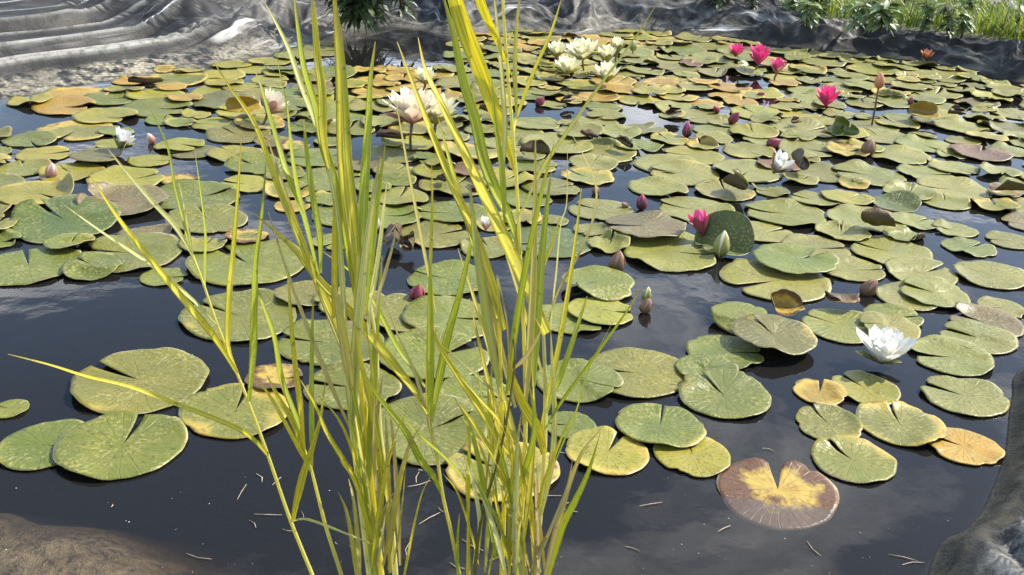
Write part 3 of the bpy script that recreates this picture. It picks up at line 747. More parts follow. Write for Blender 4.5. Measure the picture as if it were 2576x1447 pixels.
while cand < 30000 and len(PADS) < 620:
    cand += 1
    # even in world area
    X = random.uniform(-2.9, 3.9); Y = random.uniform(2.6, 8.0)
    x, y = px_of((X, Y, 0))
    if y > 640 or x < -60 or x > 2640: continue
    R = random.choice([random.uniform(0.06, 0.11), random.uniform(0.09, 0.13), random.uniform(0.11, 0.155)])*(1.0 if y < 420 else 0.92)
    if len(PA_) != len(PADS):
        PA_ = np.array([[q['c'][0], q['c'][1], q['R'], q['hand']] for q in PADS])
    dd = np.hypot(PA_[:, 0]-X, PA_[:, 1]-Y); f = np.where((PA_[:, 3] > 0) & (y > 330), 0.80, 0.68 if y < 230 else 0.695)
    if (dd < (PA_[:, 2]+R)*f).any(): continue
    if any(in_poly(x, y, P) for P in OPEN): continue
    if not inside(X, Y) or shore_dist(X, Y) < R*0.85: continue
    tn, dec = zone_tone(x, y)
    op = {'wav': random.uniform(0.8, 2.0)}
    r_ = random.random()
    if r_ < 0.10: op['bends'] = ((random.uniform(0, 6.28), R*random.uniform(0.5, 0.75), R*random.uniform(.15, .4), random.uniform(40, 110)),)
    elif r_ < 0.22: op['tilt'] = (random.uniform(0, 6.28), random.uniform(.05, .18))
    PADS.append(dict(c=(X, Y), R=R, notch=random.uniform(0, 6.28), tone=tn, dec=dec, op=op, label=None, hand=False, px=(x, y), w=2*R*FOC/(Y*CP+CAM_H*SP)))
# the decayed pad sinking at the lower right
TONES['s'] = ((0.36, 0.19, 0.04), 'rotting orange')
add_pad(1958, 1242, 298, 12.1, 's', 1.0, {'sunk': (clock(6.3), 0.016), 'gap': 0.14}, 'rotting brown and orange pad sinking below the surface, lower right')
print('pads', len(PADS))

# ------------------------------------------------------------------ flowers and buds
def petal_mesh(name, mat, L, W, cup, curl, point=1.0, nu=6, nv=8):
    V, F, U = [], [], []
    for i in range(nv+1):
        t = i/nv; wd = W*min(1.0, 0.30+1.25*t)*max(0.0, 1-max(0.0, (t-0.5)/0.5)**2.2)**0.7
        if i == nv: wd = W*0.03
        for j in range(nu+1):
            s = j/nu*2-1
            V.append((L*t, s*wd/2, cup*W*s*s*math.sin(math.pi*min(t*1.1, 1))+curl*L*t*t)); U.append((j/nu, t))
    n = len(V)
    V += [(x, y, z-0.0007) for x, y, z in V]; U += U
    m = nu+1
    for i in range(nv):
        for j in range(nu):
            a = i*m+j; F.append((a, a+m, a+m+1, a+1)); F.append((n+a, n+a+1, n+a+m+1, n+a+m))
    return mk(name, V, F, mat, uv=U, link=False)
PET = {}
def petal(mat, shape='open'):
    k = (mat.name, shape)
    if k not in PET:
        if shape == 'open': PET[k] = petal_mesh('petal', mat, 1.0, 0.40, 0.16, 0.14)
        elif shape == 'cup': PET[k] = petal_mesh('petal', mat, 1.0, 0.48, 0.30, 0.22)
        elif shape == 'sepal': PET[k] = petal_mesh('sepal', mat, 1.0, 0.42, 0.25, 0.10)
        elif shape == 'bud': PET[k] = petal_mesh('bud', mat, 1.0, 0.50, 0.34, 0.0)
        else: PET[k] = petal_mesh('stamen', mat, 1.0, 0.16, 0.1, 0.3, nu=2, nv=4)
    return PET[k]
def lathe(name, prof_, mat, parent, n=14, lobes=0, amp=0.0):
    V, F, U = [], [], []
    for i, (r, z) in enumerate(prof_):
        for j in range(n):
            a = 2*math.pi*j/n; q = r*(1+amp*math.cos(lobes*a)); V.append((q*math.cos(a), q*math.sin(a), z)); U.append((j/n, i/(len(prof_)-1)))
    for i in range(len(prof_)-1):
        for j in range(n):
            F.append((i*n+j, i*n+(j+1) % n, (i+1)*n+(j+1) % n, (i+1)*n+j))
    return mk(name, V, F, mat, parent, uv=U)
def tube(name, pts, radii, mat, parent, n=6, col=None):
    V, F, U = [], [], []
    m = len(pts)
    for i, p in enumerate(pts):
        t = (pts[min(i+1, m-1)]-pts[max(i-1, 0)]).normalized(); a = t.orthogonal().normalized(); b = t.cross(a)
        # keep the frame steady
        a = Vector((1, 0, 0))-t*t.x; a.normalize(); b = t.cross(a)
        for j in range(n):
            an = 2*math.pi*j/n; V.append(p+(a*math.cos(an)+b*math.sin(an))*radii[i]); U.append((j/n, i/(m-1)*0.7))
    for i in range(m-1):
        for j in range(n): F.append((i*n+j, i*n+(j+1) % n, (i+1)*n+(j+1) % n, (i+1)*n+j))
    F.append(tuple(range(n-1, -1, -1))); F.append(tuple((m-1)*n+j for j in range(n)))
    return mk(name, V, F, mat, parent, uv=U, col=col)
LAND = []                                                     # landmarks that pads are told apart by
def put_petals(root, me, n, tilt, L, rise, az0, jit=0.06, name='petal', rad=0.0):
    for i in range(n):
        o = obj(name, me, root); az = az0+2*math.pi*i/n+random.uniform(-jit, jit); tl = tilt+random.uniform(-.08, .08)
        o.rotation_euler = (0, -tl, az); o.scale = (L*random.uniform(.93, 1.07),)*3
        o.location = (rad*math.cos(az), rad*math.sin(az), rise)
def flower(x, y, wpx0, mat, label, short, lift=0.0, op=0.5, sepal=M_SEPAL_G, dense=True, lean=None, base=None, inner=None, group=None):
    """x, y is the middle of the bloom where it meets water or stalk; op 0 closed .. 1 flat open"""
    wpx = wpx0*1.03; z = 0.012+lift; p = G(x, y, z); R = wpx/FOC*(p.y*CP+(CAM_H-z)*SP)/2
    hh = max(float(hs(np.array([p.x]), np.array([p.y]))[0]), 0)
    root = empty('water_lily', p, label, 'flower', group)
    inner = inner or mat
    t0 = 1.30-1.15*op
    L = 1.28*R/max(0.5, math.cos(t0*0.9))
    put_petals(root, petal(sepal, 'sepal'), 4, max(0.10, t0-0.22), L*0.86, 0.0, 0.3, name='sepal')
    put_petals(root, petal(mat), 8 if dense else 6, t0, L, 0.002, 0.1)
    put_petals(root, petal(mat), 9 if dense else 6, t0+0.26, L*0.97, 0.004, 0.5)
    if dense: put_petals(root, petal(mat), 9, t0+0.52, L*0.88, 0.005, 0.2)
    put_petals(root, petal(inner), 6, min(1.45, t0+0.80), L*0.68, 0.006, 0.7)
    if op > 0.35: put_petals(root, petal(M_STAMEN, 'stamen'), 9, 1.2, L*0.36, 0.006, 0.0, name='stamen')
    if lift > 0.02:
        tube('stalk', [Vector((0.0, 0.0, -z-0.10)), Vector((-0.006, 0.004, -z*0.5)), Vector((0, 0, 0.004))], [0.005, 0.005, 0.006], M_STALK, root)
    if lean: root.rotation_euler = (lean[0], lean[1], random.uniform(0, 6))
    LAND.append((short, p.x, p.y)); return root
def bud(x, y, hpx, kind, label, short, lift=0.0, lean=(0, 0), fat=1.0, stalk=True, lm=True, group=None):
    z = lift; p = G(x, y, z); H = hpx/FOC*(p.y*CP+(CAM_H-z)*SP)/math.cos(PITCH)*1.0
    mats = {'green': (M_SEPAL_G, M_CREAM), 'brown': (M_SEPAL_B, M_FADE), 'dark': (M_SEPAL_D, M_PINK), 'pink': (M_MAROON, M_PINK), 'peach': (M_PEACH, M_PEACH),
            'maroon': (M_MAROON, M_MAROON), 'white': (M_SEPAL_G, M_WHITE), 'blush': (M_FADE, M_BLUSH)}[kind]
    root = empty('lily_bud', p, label, 'bud', group)
    r = H*0.30*fat
    pr = [(r*0.25, -0.02*H), (r*0.72, 0.10*H), (r*0.95, 0.28*H), (r*0.93, 0.48*H), (r*0.68, 0.72*H), (r*0.32, 0.90*H), (r*0.03, 1.0*H)]
    lathe('petal_cone', pr, mats[1], root, 16, 8, 0.07)
    for i in range(4):
        V, F, U = [], [], []
        for a in range(9):
            t = a/8; zz = t*0.97*H; k = min(len(pr)-2, max(0, next((q for q in range(len(pr)-1) if pr[q+1][1] >= zz), len(pr)-2)))
            f = (zz-pr[k][1])/(pr[k+1][1]-pr[k][1]); rr_ = (pr[k][0]*(1-f)+pr[k+1][0]*f)*1.10+0.0008
            hw = 0.80*math.sin(math.pi*(0.25+0.75*t))**0.7+0.02 if t < 1 else 0.02
            for b in range(5):
                an = i*math.pi/2+0.4+(b/4-0.5)*2*hw*0.85; bulge = 1+0.05*(1-(b/2-1)**2)
                V.append((rr_*bulge*math.cos(an), rr_*bulge*math.sin(an), zz)); U.append((b/4, t))
        for a in range(8):
            for b in range(4): q = a*5+b; F.append((q, q+1, q+6, q+5))
        mk('sepal', V, F, mats[0], root, uv=U)
    if stalk:
        tube('stalk', [Vector((0.0, 0.0, -z-0.12)), Vector((0.004, 0.004, -z*0.5-0.01)), Vector((0, 0, 0.0))], [max(.0035, r*.22)]*3, M_STALK, root)
    root.rotation_euler = (lean[0], lean[1], random.uniform(0, 3))
    if lean != (0, 0): root.rotation_euler = (lean[0], lean[1], 0)
    if lm: LAND.append((short, p.x, p.y))
    return root

flower(2216, 915, 128, M_WHITE, 'big pure white open water lily on open water, right side', 'big white lily', 0.0, 0.60)
flower(1036, 312, 132, M_BLUSH, 'blush and white water lily held above the water behind the reeds', 'blush white lily', 0.10, 0.66, M_FADE, inner=M_CREAM)
flower(1096, 314, 112, M_CREAM, 'cream water lily nestled against the blush one behind the reeds', 'cream lily', 0.08, 0.62)
flower(1070, 214, 56, M_CREAM, 'small cream water lily floating behind the blush white pair', 'small cream lily', 0.03, 0.5)
flower(1400, 146, 52, M_CREAM, 'cream lily with a dark leaf in front, leftmost of the far cream cluster', 'leftmost far cream lily', 0.03, 0.5)
flower(1466, 152, 74, M_CREAM, 'largest cream water lily, tallest bloom of the far cream cluster', 'largest far cream lily', 0.05, 0.55, lean=(0.35, 0.0))
flower(1425, 188, 66, M_CREAM, 'wide open cream lily lying low in front of the far cream cluster', 'low cream lily', 0.02, 0.62)
flower(1524, 162, 48, M_CREAM, 'half closed cream lily in the middle of the far cream cluster', 'half closed cream lily', 0.05, 0.30)
flower(1552, 138, 36, M_CREAM, 'small closed cream lily hindmost in the far cream cluster', 'hindmost cream lily', 0.04, 0.18, dense=False)
flower(1526, 208, 64, M_CREAM, 'cream lily with spiky petals, nearest of the far cream cluster', 'spiky cream lily', 0.02, 0.5)
flower(1850, 143, 42, M_PINK, 'small half faded pink lily, leftmost of the three far pink blooms', 'small far pink lily', 0.02, 0.5, M_FADE, dense=False)
flower(1907, 164, 54, M_PINK, 'full deep pink water lily, biggest of the three far pink blooms', 'full far pink lily', 0.03, 0.34, M_PINK)
flower(1953, 188, 38, M_PINK, 'pointed pink lily mirrored in the water, nearest of the three far pink blooms', 'mirrored pink lily', 0.03, 0.25, M_FADE, dense=False)
flower(2077, 268, 60, M_PINK, 'deep pink open lily standing alone in front of the far pink blooms', 'lone pink lily', 0.01, 0.42, M_PINK)
flower(672, 288, 72, M_BLUSH, 'withered pink and white lily flopped over left of the reeds', 'withered pink lily', 0.04, 0.40, M_FADE, lean=(0.5, -0.4), inner=M_BLUSH)
flower(298, 374, 54, M_WHITE, 'half open white lily on dark water near the left bank', 'half open white lily', 0.01, 0.34, dense=True, lean=(0.15, -0.5))
flower(1945, 436, 58, M_WHITE, 'white lily half hidden by a brown rolled leaf, middle right', 'white lily with brown leaf', 0.02, 0.24, M_SEPAL_B, dense=False, lean=(0.1, -0.5))
flower(942, 588, 40, M_WHITE, 'small white faded bloom above dark red curled leaves behind the reeds', 'small white bloom', 0.02, 0.3, M_FADE, dense=False)
flower(1222, 580, 30, M_WHITE, 'tiny white bloom tip showing between the right reed leaves', 'tiny white bloom', 0.02, 0.2, M_FADE, dense=False)
flower(1770, 594, 52, M_PINK, 'closed pink lily leaning behind the upright green leaf', 'closed pink lily', 0.02, 0.15, M_MAROON, dense=False, lean=(0.1, 0.55))
flower(2330, 152, 34, M_PEACH, 'orange faded lily at the foot of the right bank liner', 'orange faded lily', 0.01, 0.5, M_SEPAL_B, dense=False)

bud(2210, 222, 36, 'peach', 'peach bud standing tall on a thin stalk, far right', 'tall peach bud', 0.17)
bud(1727, 345, 36, 'dark', 'dark purple pointed bud on pale water, left of the maroon pair', 'purple pointed bud', 0.0)
bud(1613, 528, 38, 'dark', 'dark red tipped bud mirrored in the blue gap, centre right', 'dark mirrored bud', 0.0)
bud(1578, 524, 22, 'brown', 'small brown bud leaning beside the dark mirrored one', 'small brown leaning bud', 0.0, (0.3, -0.7), lm=False)
bud(1806, 283, 22, 'maroon', 'maroon bud lying over, left one of the maroon pair', 'left maroon bud', 0.01, (0.4, -0.6))
bud(1836, 310, 34, 'maroon', 'maroon bud with a twisted tip, right one of the maroon pair', 'right maroon bud', 0.01, (0.3, 0.5))
bud(1930, 368, 34, 'maroon', 'flattened maroon bud floating behind the white lily with brown leaf', 'flattened maroon bud', 0.005, (0.2, 1.0), 1.3)
bud(2180, 390, 40, 'brown', 'round brown bud on pale water, right of the white lily with brown leaf', 'round brown bud', 0.0, (0.1, 0.1), 1.3)
bud(2335, 292, 30, 'brown', 'brown scruffy bud beyond the tall peach one, far right', 'scruffy brown bud', 0.0, (0, 0.2), 1.2)
bud(1547, 686, 58, 'brown', 'tan brown bud tapering upward, below the mauve pad', 'tan brown bud', -0.004, (0.1, 0.12))
bud(1810, 646, 64, 'green', 'plump yellow green bud before the upright green leaf', 'plump green bud', 0.004, (-0.05, 0.08), 0.95)
bud(1046, 754, 42, 'maroon', 'round maroon bud between the reeds on navy water', 'round maroon bud', 0.0, (0.15, 0.2), 1.3)
bud(1624, 757, 36, 'green', 'green bud, hinder one of the paired buds beside the folded pad', 'hinder paired bud', 0.0, (0, 0.1), 0.95)
bud(1618, 786, 40, 'brown', 'brown green bud, nearer one of the paired buds, mirrored below', 'nearer paired bud', 0.0, (0.1, 0.3), 1.1)
bud(2170, 742, 50, 'brown', 'mottled tan bud lying low right of the largest pale pad', 'mottled tan bud', -0.006, (0.2, 0.5), 1.1)
bud(386, 360, 26, 'blush', 'small pink bud on dark water right of the half open white lily', 'small pink bud', 0.0, (0.1, -0.4))
bud(1592, 128, 26, 'white', 'small white bud right of the far cream cluster', 'small white bud', 0.02)
bud(1498, 488, 20, 'brown', 'tiny round brown bud left of the blue gap', 'tiny brown bud', 0.0, (0, 0), 1.4)
bud(128, 446, 40, 'blush', 'pinkish brown bud among yellow pads at the far left', 'pinkish brown bud', 0.0, (0.2, 0.3))
bud(2290, 265, 20, 'dark', 'dark triangular bud right in front of the tall peach one', 'dark triangular bud', 0.0)
bud(1350, 262, 24, 'maroon', 'dark red wilted bud behind the right reed leaves', 'wilted red bud', 0.005, (0.2, 0.8), 1.3)
bud(1905, 245, 20, 'maroon', 'dark red low bud left of the lone pink lily', 'low red bud', 0.003, (0.2, 0.9), 1.2)

# dark red and brown rolled leaves, each a thing of its own
def rolled(x, y, wpx, tone, label, bends, nh=3, zup=0.02, dec=0.3, wav=1.6):
    p = G(x, y); R = 0.8*wpx/FOC*(p.y*CP+CAM_H*SP)/2
    b = tuple((clock(c), R*o, R*r*0.8, a*1.3) for c, o, r, a in bends)
    PADS.append(dict(c=(p.x, p.y), R=R, notch=clock(nh), tone=tone, dec=dec, op={'bends': b, 'zup': zup, 'wav': wav}, label=label, hand=True, px=(x, y), w=wpx, name='curled_leaf'))
TONES['d'] = ((0.055, 0.022, 0.018), 'dark red'); TONES['t'] = ((0.26, 0.16, 0.07), 'tan')
rolled(985, 622, 130, 'd', 'dark red leaf with both sides rolled up, behind the left reed bundle', ((9, .1, .25, 110), (3, .2, .25, 100)))
rolled(1035, 640, 85, 'd', 'small black red leaf curled like a cup on navy water', ((3, -.1, .35, 120), (12, .1, .3, 90)))
rolled(985, 362, 100, 'd', 'dark brown leaf rolled up below the blush white lily', ((12, -.05, .2, 150), (6, .2, .2, 120)), zup=.008)
rolled(1345, 408, 100, 'd', 'dark red leaf folded upright behind the right reed stem', ((6, .0, .2, 100), (1, .1, .3, 90)))
rolled(1570, 385, 80, 'd', 'dark red leaf rolled tight above the blue gap', ((2, -.05, .2, 150), (8, .0, .2, 130)))
rolled(1195, 494, 60, 'd', 'little dark red leaf curled between pads behind the reeds', ((3, 0, .3, 100),))
rolled(2003, 440, 118, 'r', 'brown leaf rolled into an open cup beside the white lily', ((9, -.1, .35, 100), (3, .1, .35, 105)), 12)
rolled(1862, 492, 130, 'y', 'twisted yellow green leaf standing up from pale water, middle right', ((3, -.1, .25, 115), (8, .2, .3, 80)), 12)
rolled(2195, 590, 125, 'y', 'green and yellow leaf rolled over with its underside showing, right', ((6.5, -.15, .45, 120), (10, .4, .3, 70)), 12, .015)
rolled(615, 300, 110, 'h', 'orange brown leaf folded over below the withered pink lily', ((11, -.2, .4, 90),), 6)
rolled(2110, 772, 115, 't', 'tan leaf rolled into a tube above the pale slit pad', ((12, -.2, .22, 160),), 9)
rolled(1972, 788, 125, 'h', 'dried yellow and brown leaf with a curled corner, right of open water', ((12.5, .0, .4, 70), (9, .4, .3, 60)), 3, .012, .75)
rolled(370, 222, 110, 'd', 'dark rolled leaf among ochre pads near the left bank', ((12, .0, .16, 175), (6, .0, .16, 175)), zup=.006)
rolled(2120, 355, 110, 'b', 'dark green leaf crumpled up on pale water, right of the maroon bud', ((2, -.1, .3, 100),))
rolled(1240, 300, 90, 'r', 'brown leaf curled beneath the right reed leaves', ((12, -.05, .2, 150), (6, .1, .2, 120)))
rolled(2320, 310, 100, 'h', 'ochre leaf rolled lengthwise near the scruffy brown bud', ((12, .0, .3, 80),))
rolled(2530, 500, 110, 'r', 'brown leaf with a curled rim at the right picture edge', ((6, .2, .3, 70),))
rolled(2235, 135, 90, 'h', 'orange leaf propped up against the right bank liner', ((12, -.2, .4, 80),))
rolled(1390, 152, 70, 'r', 'dark brown leaf standing before the leftmost far cream lily', ((6, -.3, .4, 80),))

for (x, y, w_, l) in ((1480, 362, 62, 'maroon curled leaf behind the dark red leaf rolled above the blue gap'), (1690, 298, 60, 'maroon curled leaf left of the maroon bud pair'),
                      (1425, 268, 58, 'maroon curled leaf just right of the wilted red bud'), (1862, 232, 56, 'maroon curled leaf in front of the mirrored pink lily'),
                      (2130, 352, 60, 'maroon curled leaf touching the crumpled dark green leaf'), (2405, 300, 58, 'maroon curled leaf right of the scruffy brown bud'),
                      (1120, 470, 64, 'maroon curled leaf behind the slim upright reed shoot'), (1995, 322, 56, 'maroon curled leaf below the lone pink lily')):
    rolled(x, y, w_, 'd', l, ((random.uniform(0, 12), -.05, .22, 130), (random.uniform(0, 12), .1, .25, 110)), zup=.012)
# ------------------------------------------------------------------ build all pads
def order(q): return (0 if not q['hand'] else 1)
sizes = sorted([q['w']*q['w']*(0.15+q['px'][1]/2000) for q in PADS if 'name' not in q], reverse=True)
cut = sizes[min(299, len(sizes)-1)]
stuffV, stuffF, stuffU, stuffC, stuffM, off = [], [], [], [], [], 0
ORD = ['nearest', 'second', 'third', 'fourth', 'fifth', 'sixth', 'seventh', 'eighth', 'ninth', 'tenth', 'eleventh', 'twelfth', 'thirteenth', 'fourteenth', 'fifteenth', 'sixteenth', 'seventeenth', 'eighteenth', 'nineteenth', 'twentieth']
ind = [q for q in PADS if 'name' in q or q['hand'] or q['w']*q['w']*(0.15+q['px'][1]/2000) >= cut]
# give every pad without a label of its own its rank beside the nearest flower or bud
buckets = {}
for q in ind:
    if q['label']: continue
    x, y = q['c']; short, lx, ly = min(LAND, key=lambda l: math.hypot(l[1]-x, (l[2]-y)*0.7))
    ddx, ddy = x-lx, y-ly
    side = ('right of' if ddx > 0 else 'left of') if abs(ddx) > abs(ddy)*0.8 else ('behind' if ddy > 0 else 'in front of')
    buckets.setdefault((short, side), []).append((math.hypot(ddx, ddy), id(q), q))
for (short, side), L in buckets.items():
    L.sort(key=lambda a: a[0])
    for i, (_, _, q) in enumerate(L):
        rank = ORD[min(i, 19)]+(' nearest' if i else '')
        if i >= 12: rank = ORD[min(i, 19)]
        q['label'] = f"{TONES[q['tone']][1]} lily pad, {rank} pad {side} the {short}"
seed = 100
for q in PADS:
    seed += 1
    nearp = q['px'][1] > 480
    NRr, NSs = (11, 56) if nearp else ((8, 40) if q['px'][1] > 280 else (6, 30))
    base, tname = TONES[q['tone']]; base = (base[0]*0.85, base[1]*0.76, base[2]*0.38)
    j = random.uniform(0.88, 1.12); tone = tuple(min(1, v*j*random.uniform(.95, 1.05)) for v in base)
    op = dict(q['op']); gap = op.pop('gap', random.uniform(0.035, 0.13))
    P, F, U, Cc, mi = pad_mesh(q['c'], q['R'], q['notch'], tone, q['dec'], seed, NRr, NSs, gap=gap, asp=random.uniform(0.93, 1.06), **op)
    if q in ind:
        o = mk(q.get('name', 'lily_pad'), P, F, [M_PAD, M_UND], uv=U, col=Cc, midx=mi); o.location = (*q['c'], 0)
        tag(o, q['label'], 'lily pad' if 'name' not in q else 'leaf', 'lily pads floating on the pond' if 'name' not in q else 'curled leaves among the pads')
        q['obj'] = o
    else:
        P = P+np.array([*q['c'], 0]); stuffV.append(P); stuffF += [tuple(a+off for a in f) for f in F]; stuffU.append(U); stuffC.append(np.tile(np.array(Cc), (len(P), 1))); stuffM += mi; off += len(P)
if stuffV:
    o = mk('lily_pad_cover', np.vstack(stuffV), stuffF, [M_PAD, M_UND], uv=np.vstack(stuffU), col=np.vstack(stuffC), midx=stuffM)
    tag(o, 'far mass of small overlapping lily pads by the back shore', 'lily pads'); o['kind'] = 'stuff'

# ------------------------------------------------------------------ reeds
YL = (0.86, 0.75, 0.09); PA = (0.86, 0.82, 0.42); GR = (0.60, 0.65, 0.08); ST = (0.80, 0.72, 0.22)
def spline(P, n):
    out = []; m = len(P)
    Q = [P[0]*2-P[1]]+list(P)+[P[-1]*2-P[-2]]
    L = [0.0]
    for i in range(1, m): L.append(L[-1]+(P[i]-P[i-1]).length)
    for k in range(n):
        d = L[-1]*k/(n-1); i = 0
        while i < m-2 and L[i+1] < d: i += 1
        t = (d-L[i])/max(1e-9, L[i+1]-L[i]); p0, p1, p2, p3 = Q[i], Q[i+1], Q[i+2], Q[i+3]
        out.append(0.5*((2*p1)+(p2-p0)*t+(2*p0-5*p1+4*p2-p3)*t*t+(3*p1-p0-3*p2+p3)*t**3))
    return out
CAMV = Vector((0, 0, CAM_H))
def blade(root, pts, wpx, Y0, Y1, tone, dead=0.0, base=0.45, tip=0.7, twist=None, fold=0.16, name='leaf'):
    """a reed leaf from its foot to its tip; picture points at a distance running from Y0 to Y1"""
    m = len(pts); P = [AT(x, y, Y0+(Y1-Y0)*i/(m-1)) for i, (x, y) in enumerate(pts)]
    n = 26; C = spline(P, n); W = wpx/FOC*1.45
    tw0 = random.uniform(-1.1, -.15) if twist is None else twist-0.6; tw1 = tw0+random.uniform(-.7, .7)
    cs = [-1, -.5, 0, .5, 1]; V, U = [], []
    for side in (0, 1):
        for i, p in enumerate(C):
            t = i/(n-1); T_ = (C[min(i+1, n-1)]-C[max(i-1, 0)]).normalized(); v = (CAMV-p).normalized()
            a = T_.cross(v); a = a.normalized() if a.length > 1e-6 else Vector((1, 0, 0)); b = a.cross(T_).normalized()
            an = tw0+(tw1-tw0)*t; wv = a*math.cos(an)+b*math.sin(an); nv = b*math.cos(an)-a*math.sin(an)
            wd = W*0.5*(base+(1-base)*sstep(0, 0.3, t))*max(0.02, (1-t**2.2))**tip
            for c in cs:
                V.append(p+wv*(c*wd)+nv*(abs(c)*fold*wd*2-side*0.0005)-root.location); U.append((c*0.5+0.5, t))
    F = []; k = len(cs); N = n*k
    for i in range(n-1):
        for j in range(k-1):
            q = i*k+j; F.append((q, q+1, q+k+1, q+k)); F.append((N+q, N+q+k, N+q+k+1, N+q+1))
        for j in (0, k-1):
            q = i*k+j; F.append((q, q+k, N+q+k, N+q))
    return mk(name, V, F, M_BLADE, root, uv=U, col=(*tone, dead))
def rstem(root, pts, wpx, Y0, Y1, tone, dead=0.0, down=True):
    m = len(pts); P = [AT(x, y, Y0+(Y1-Y0)*i/(m-1)) for i, (x, y) in enumerate(pts)]
    n = 22; C = spline(P, n)
    r = wpx/FOC*1.45/2
    if down: b = C[0]; C = [Vector((b.x, b.y, -0.25)), Vector((b.x, b.y, min(b.z, 0)*0.5))]+C if b.z > 0.02 else [Vector((b.x, b.y, -0.25))]+C
    m = len(C)
    return tube('stem', [c-root.location for c in C], [r*(1.1-0.55*i/(m-1)) for i in range(m)], M_BLADE, root, 7, col=(*tone, dead))
def reed(x, y, Y, label):
    p = AT(x, y, Y); return empty('reed_shoot', (p.x, p.y, 0.0), label, 'reed', 'reed shoots growing in the pond')

# A: the thin shoot leaning left
A = reed(786, 1447, 1.22, 'thin reed shoot leaning far left over the navy water')
rstem(A, [(800,1490),(786,1447),(731,1310),(674,1145),(625,1011),(595,936),(547,818),(515,723),(485,642)], 11, 1.20, 1.34, ST)
blade(A, [(485,645),(440,570),(380,505),(320,435),(272,376)], 15, 1.34, 1.40, PA)
blade(A, [(480,640),(462,560),(440,470),(420,365),(372,262)], 9, 1.34, 1.45, GR)
blade(A, [(485,640),(470,560),(452,470),(442,440)], 9, 1.34, 1.30, PA)
blade(A, [(597,940),(540,850),(470,765),(367,640),(290,540),(225,438)], 22, 1.28, 1.22, YL)
blade(A, [(547,818),(490,760),(385,672),(260,587),(160,515)], 13, 1.30, 1.30, PA)
blade(A, [(595,936),(572,863),(576,723),(582,662),(595,512),(607,350)], 21, 1.28, 1.36, YL, twist=.1)
blade(A, [(625,1011),(634,900),(638,740),(642,650),(655,560),(669,412)], 27, 1.26, 1.32, GR, twist=.0)
blade(A, [(515,723),(514,650),(515,587),(502,474),(490,377)], 15, 1.33, 1.40, GR)
blade(A, [(674,1145),(640,1108),(590,1075),(460,1023),(325,973),(220,948),(125,918),(20,891)], 14, 1.24, 1.12, YL, base=.8)
blade(A, [(735,1312),(745,1255),(760,1190),(779,1135),(794,1085),(806,1040),(821,943)], 34, 1.21, 1.16, YL, tip=.9)
blade(A, [(731,1312),(770,1305),(830,1325),(920,1362),(960,1380)], 14, 1.21, 1.15, PA)
# B: the short shoot beside it
B = reed(859, 1447, 1.20, 'short reed shoot with yellow leaves between the leaning shoot and left bundle')
rstem(B, [(866,1490),(859,1447),(819,1322),(784,1185),(762,1120),(752,1080)], 12, 1.19, 1.24, ST)
blade(B, [(769,1155),(751,1073),(709,961),(689,848),(659,761),(640,700)], 22, 1.22, 1.30, GR)
blade(B, [(765,1130),(754,1023),(744,943),(734,848),(726,723),(722,680)], 20, 1.22, 1.20, YL)
blade(B, [(784,1185),(784,1073),(784,948),(786,811),(789,738)], 15, 1.22, 1.27, GR)
blade(B, [(770,1160),(739,1068),(700,1000),(672,945)], 18, 1.22, 1.16, YL)
blade(B, [(784,1190),(742,1110),(681,1000),(640,950)], 12, 1.22, 1.15, YL)
# C: left bundle, two tall shoots and a yellow one
C1 = reed(935, 1447, 1.20, 'tall reed shoot of the left bundle whose leaves reach the top edge, leftmost')
rstem(C1, [(940,1500),(932,1447),(909,1260),(890,1100),(875,960),(868,853),(862,723),(850,560),(828,424)], 22, 1.19, 1.30, PA)
blade(C1, [(905,1083),(904,1023),(879,923),(859,853),(830,780),(799,710),(770,640),(706,487),(642,315),(582,225),(535,152)], 24, 1.24, 1.32, YL)
blade(C1, [(893,740),(870,610),(849,512),(829,424),(809,362),(794,275),(764,175),(749,75),(737,-30)], 32, 1.28, 1.36, GR, twist=0)
blade(C1, [(828,430),(812,340),(809,225),(799,150),(791,50),(782,-40)], 25, 1.30, 1.36, YL, twist=.1)
blade(C1, [(832,440),(815,360),(791,300),(756,212),(726,125),(690,50),(662,0)], 19, 1.30, 1.42, PA)
blade(C1, [(806,687),(804,600),(790,520),(778,440),(768,350),(765,300)], 21, 1.28, 1.33, GR)
blade(C1, [(800,690),(775,590),(752,500),(734,400),(721,275),(704,187),(695,125)], 22, 1.28, 1.38, GR)
blade(C1, [(760,540),(735,470),(716,420),(699,362),(676,287),(659,225),(640,175)], 18, 1.30, 1.40, GR)
blade(C1, [(839,800),(841,700),(841,587),(841,500)], 22, 1.27, 1.24, YL, twist=0)
C2 = reed(960, 1447, 1.22, 'tall reed shoot with the widest bright yellow leaf, left bundle middle')
rstem(C2, [(965,1500),(958,1447),(940,1260),(925,1100),(905,960),(897,853),(895,740),(900,640)], 20, 1.21, 1.28, YL)
blade(C2, [(906,760),(894,637),(880,540),(869,437),(864,362),(859,225),(851,100),(837,-40)], 46, 1.27, 1.34, YL, twist=.05, fold=.1)
blade(C2, [(905,800),(909,687),(911,560),(914,480),(921,362),(926,300),(931,200),(944,105)], 33, 1.27, 1.36, GR, twist=.1)
blade(C2, [(920,1150),(905,1040),(885,920),(866,820),(868,700)], 20, 1.24, 1.2, PA)
blade(C2, [(925,1200),(910,1110),(890,1000),(868,880),(850,800)], 18, 1.23, 1.18, GR)
blade(C2, [(910,1262),(894,1210),(859,1152),(819,1085),(794,1023),(756,956)], 18, 1.22, 1.14, YL)
blade(C2, [(930,860),(926,760),(939,712),(956,600),(966,512),(974,455)], 20, 1.26, 1.33, PA)
blade(C2, [(945,800),(952,740),(964,700),(989,612),(995,570)], 12, 1.27, 1.30, PA, dead=.9)
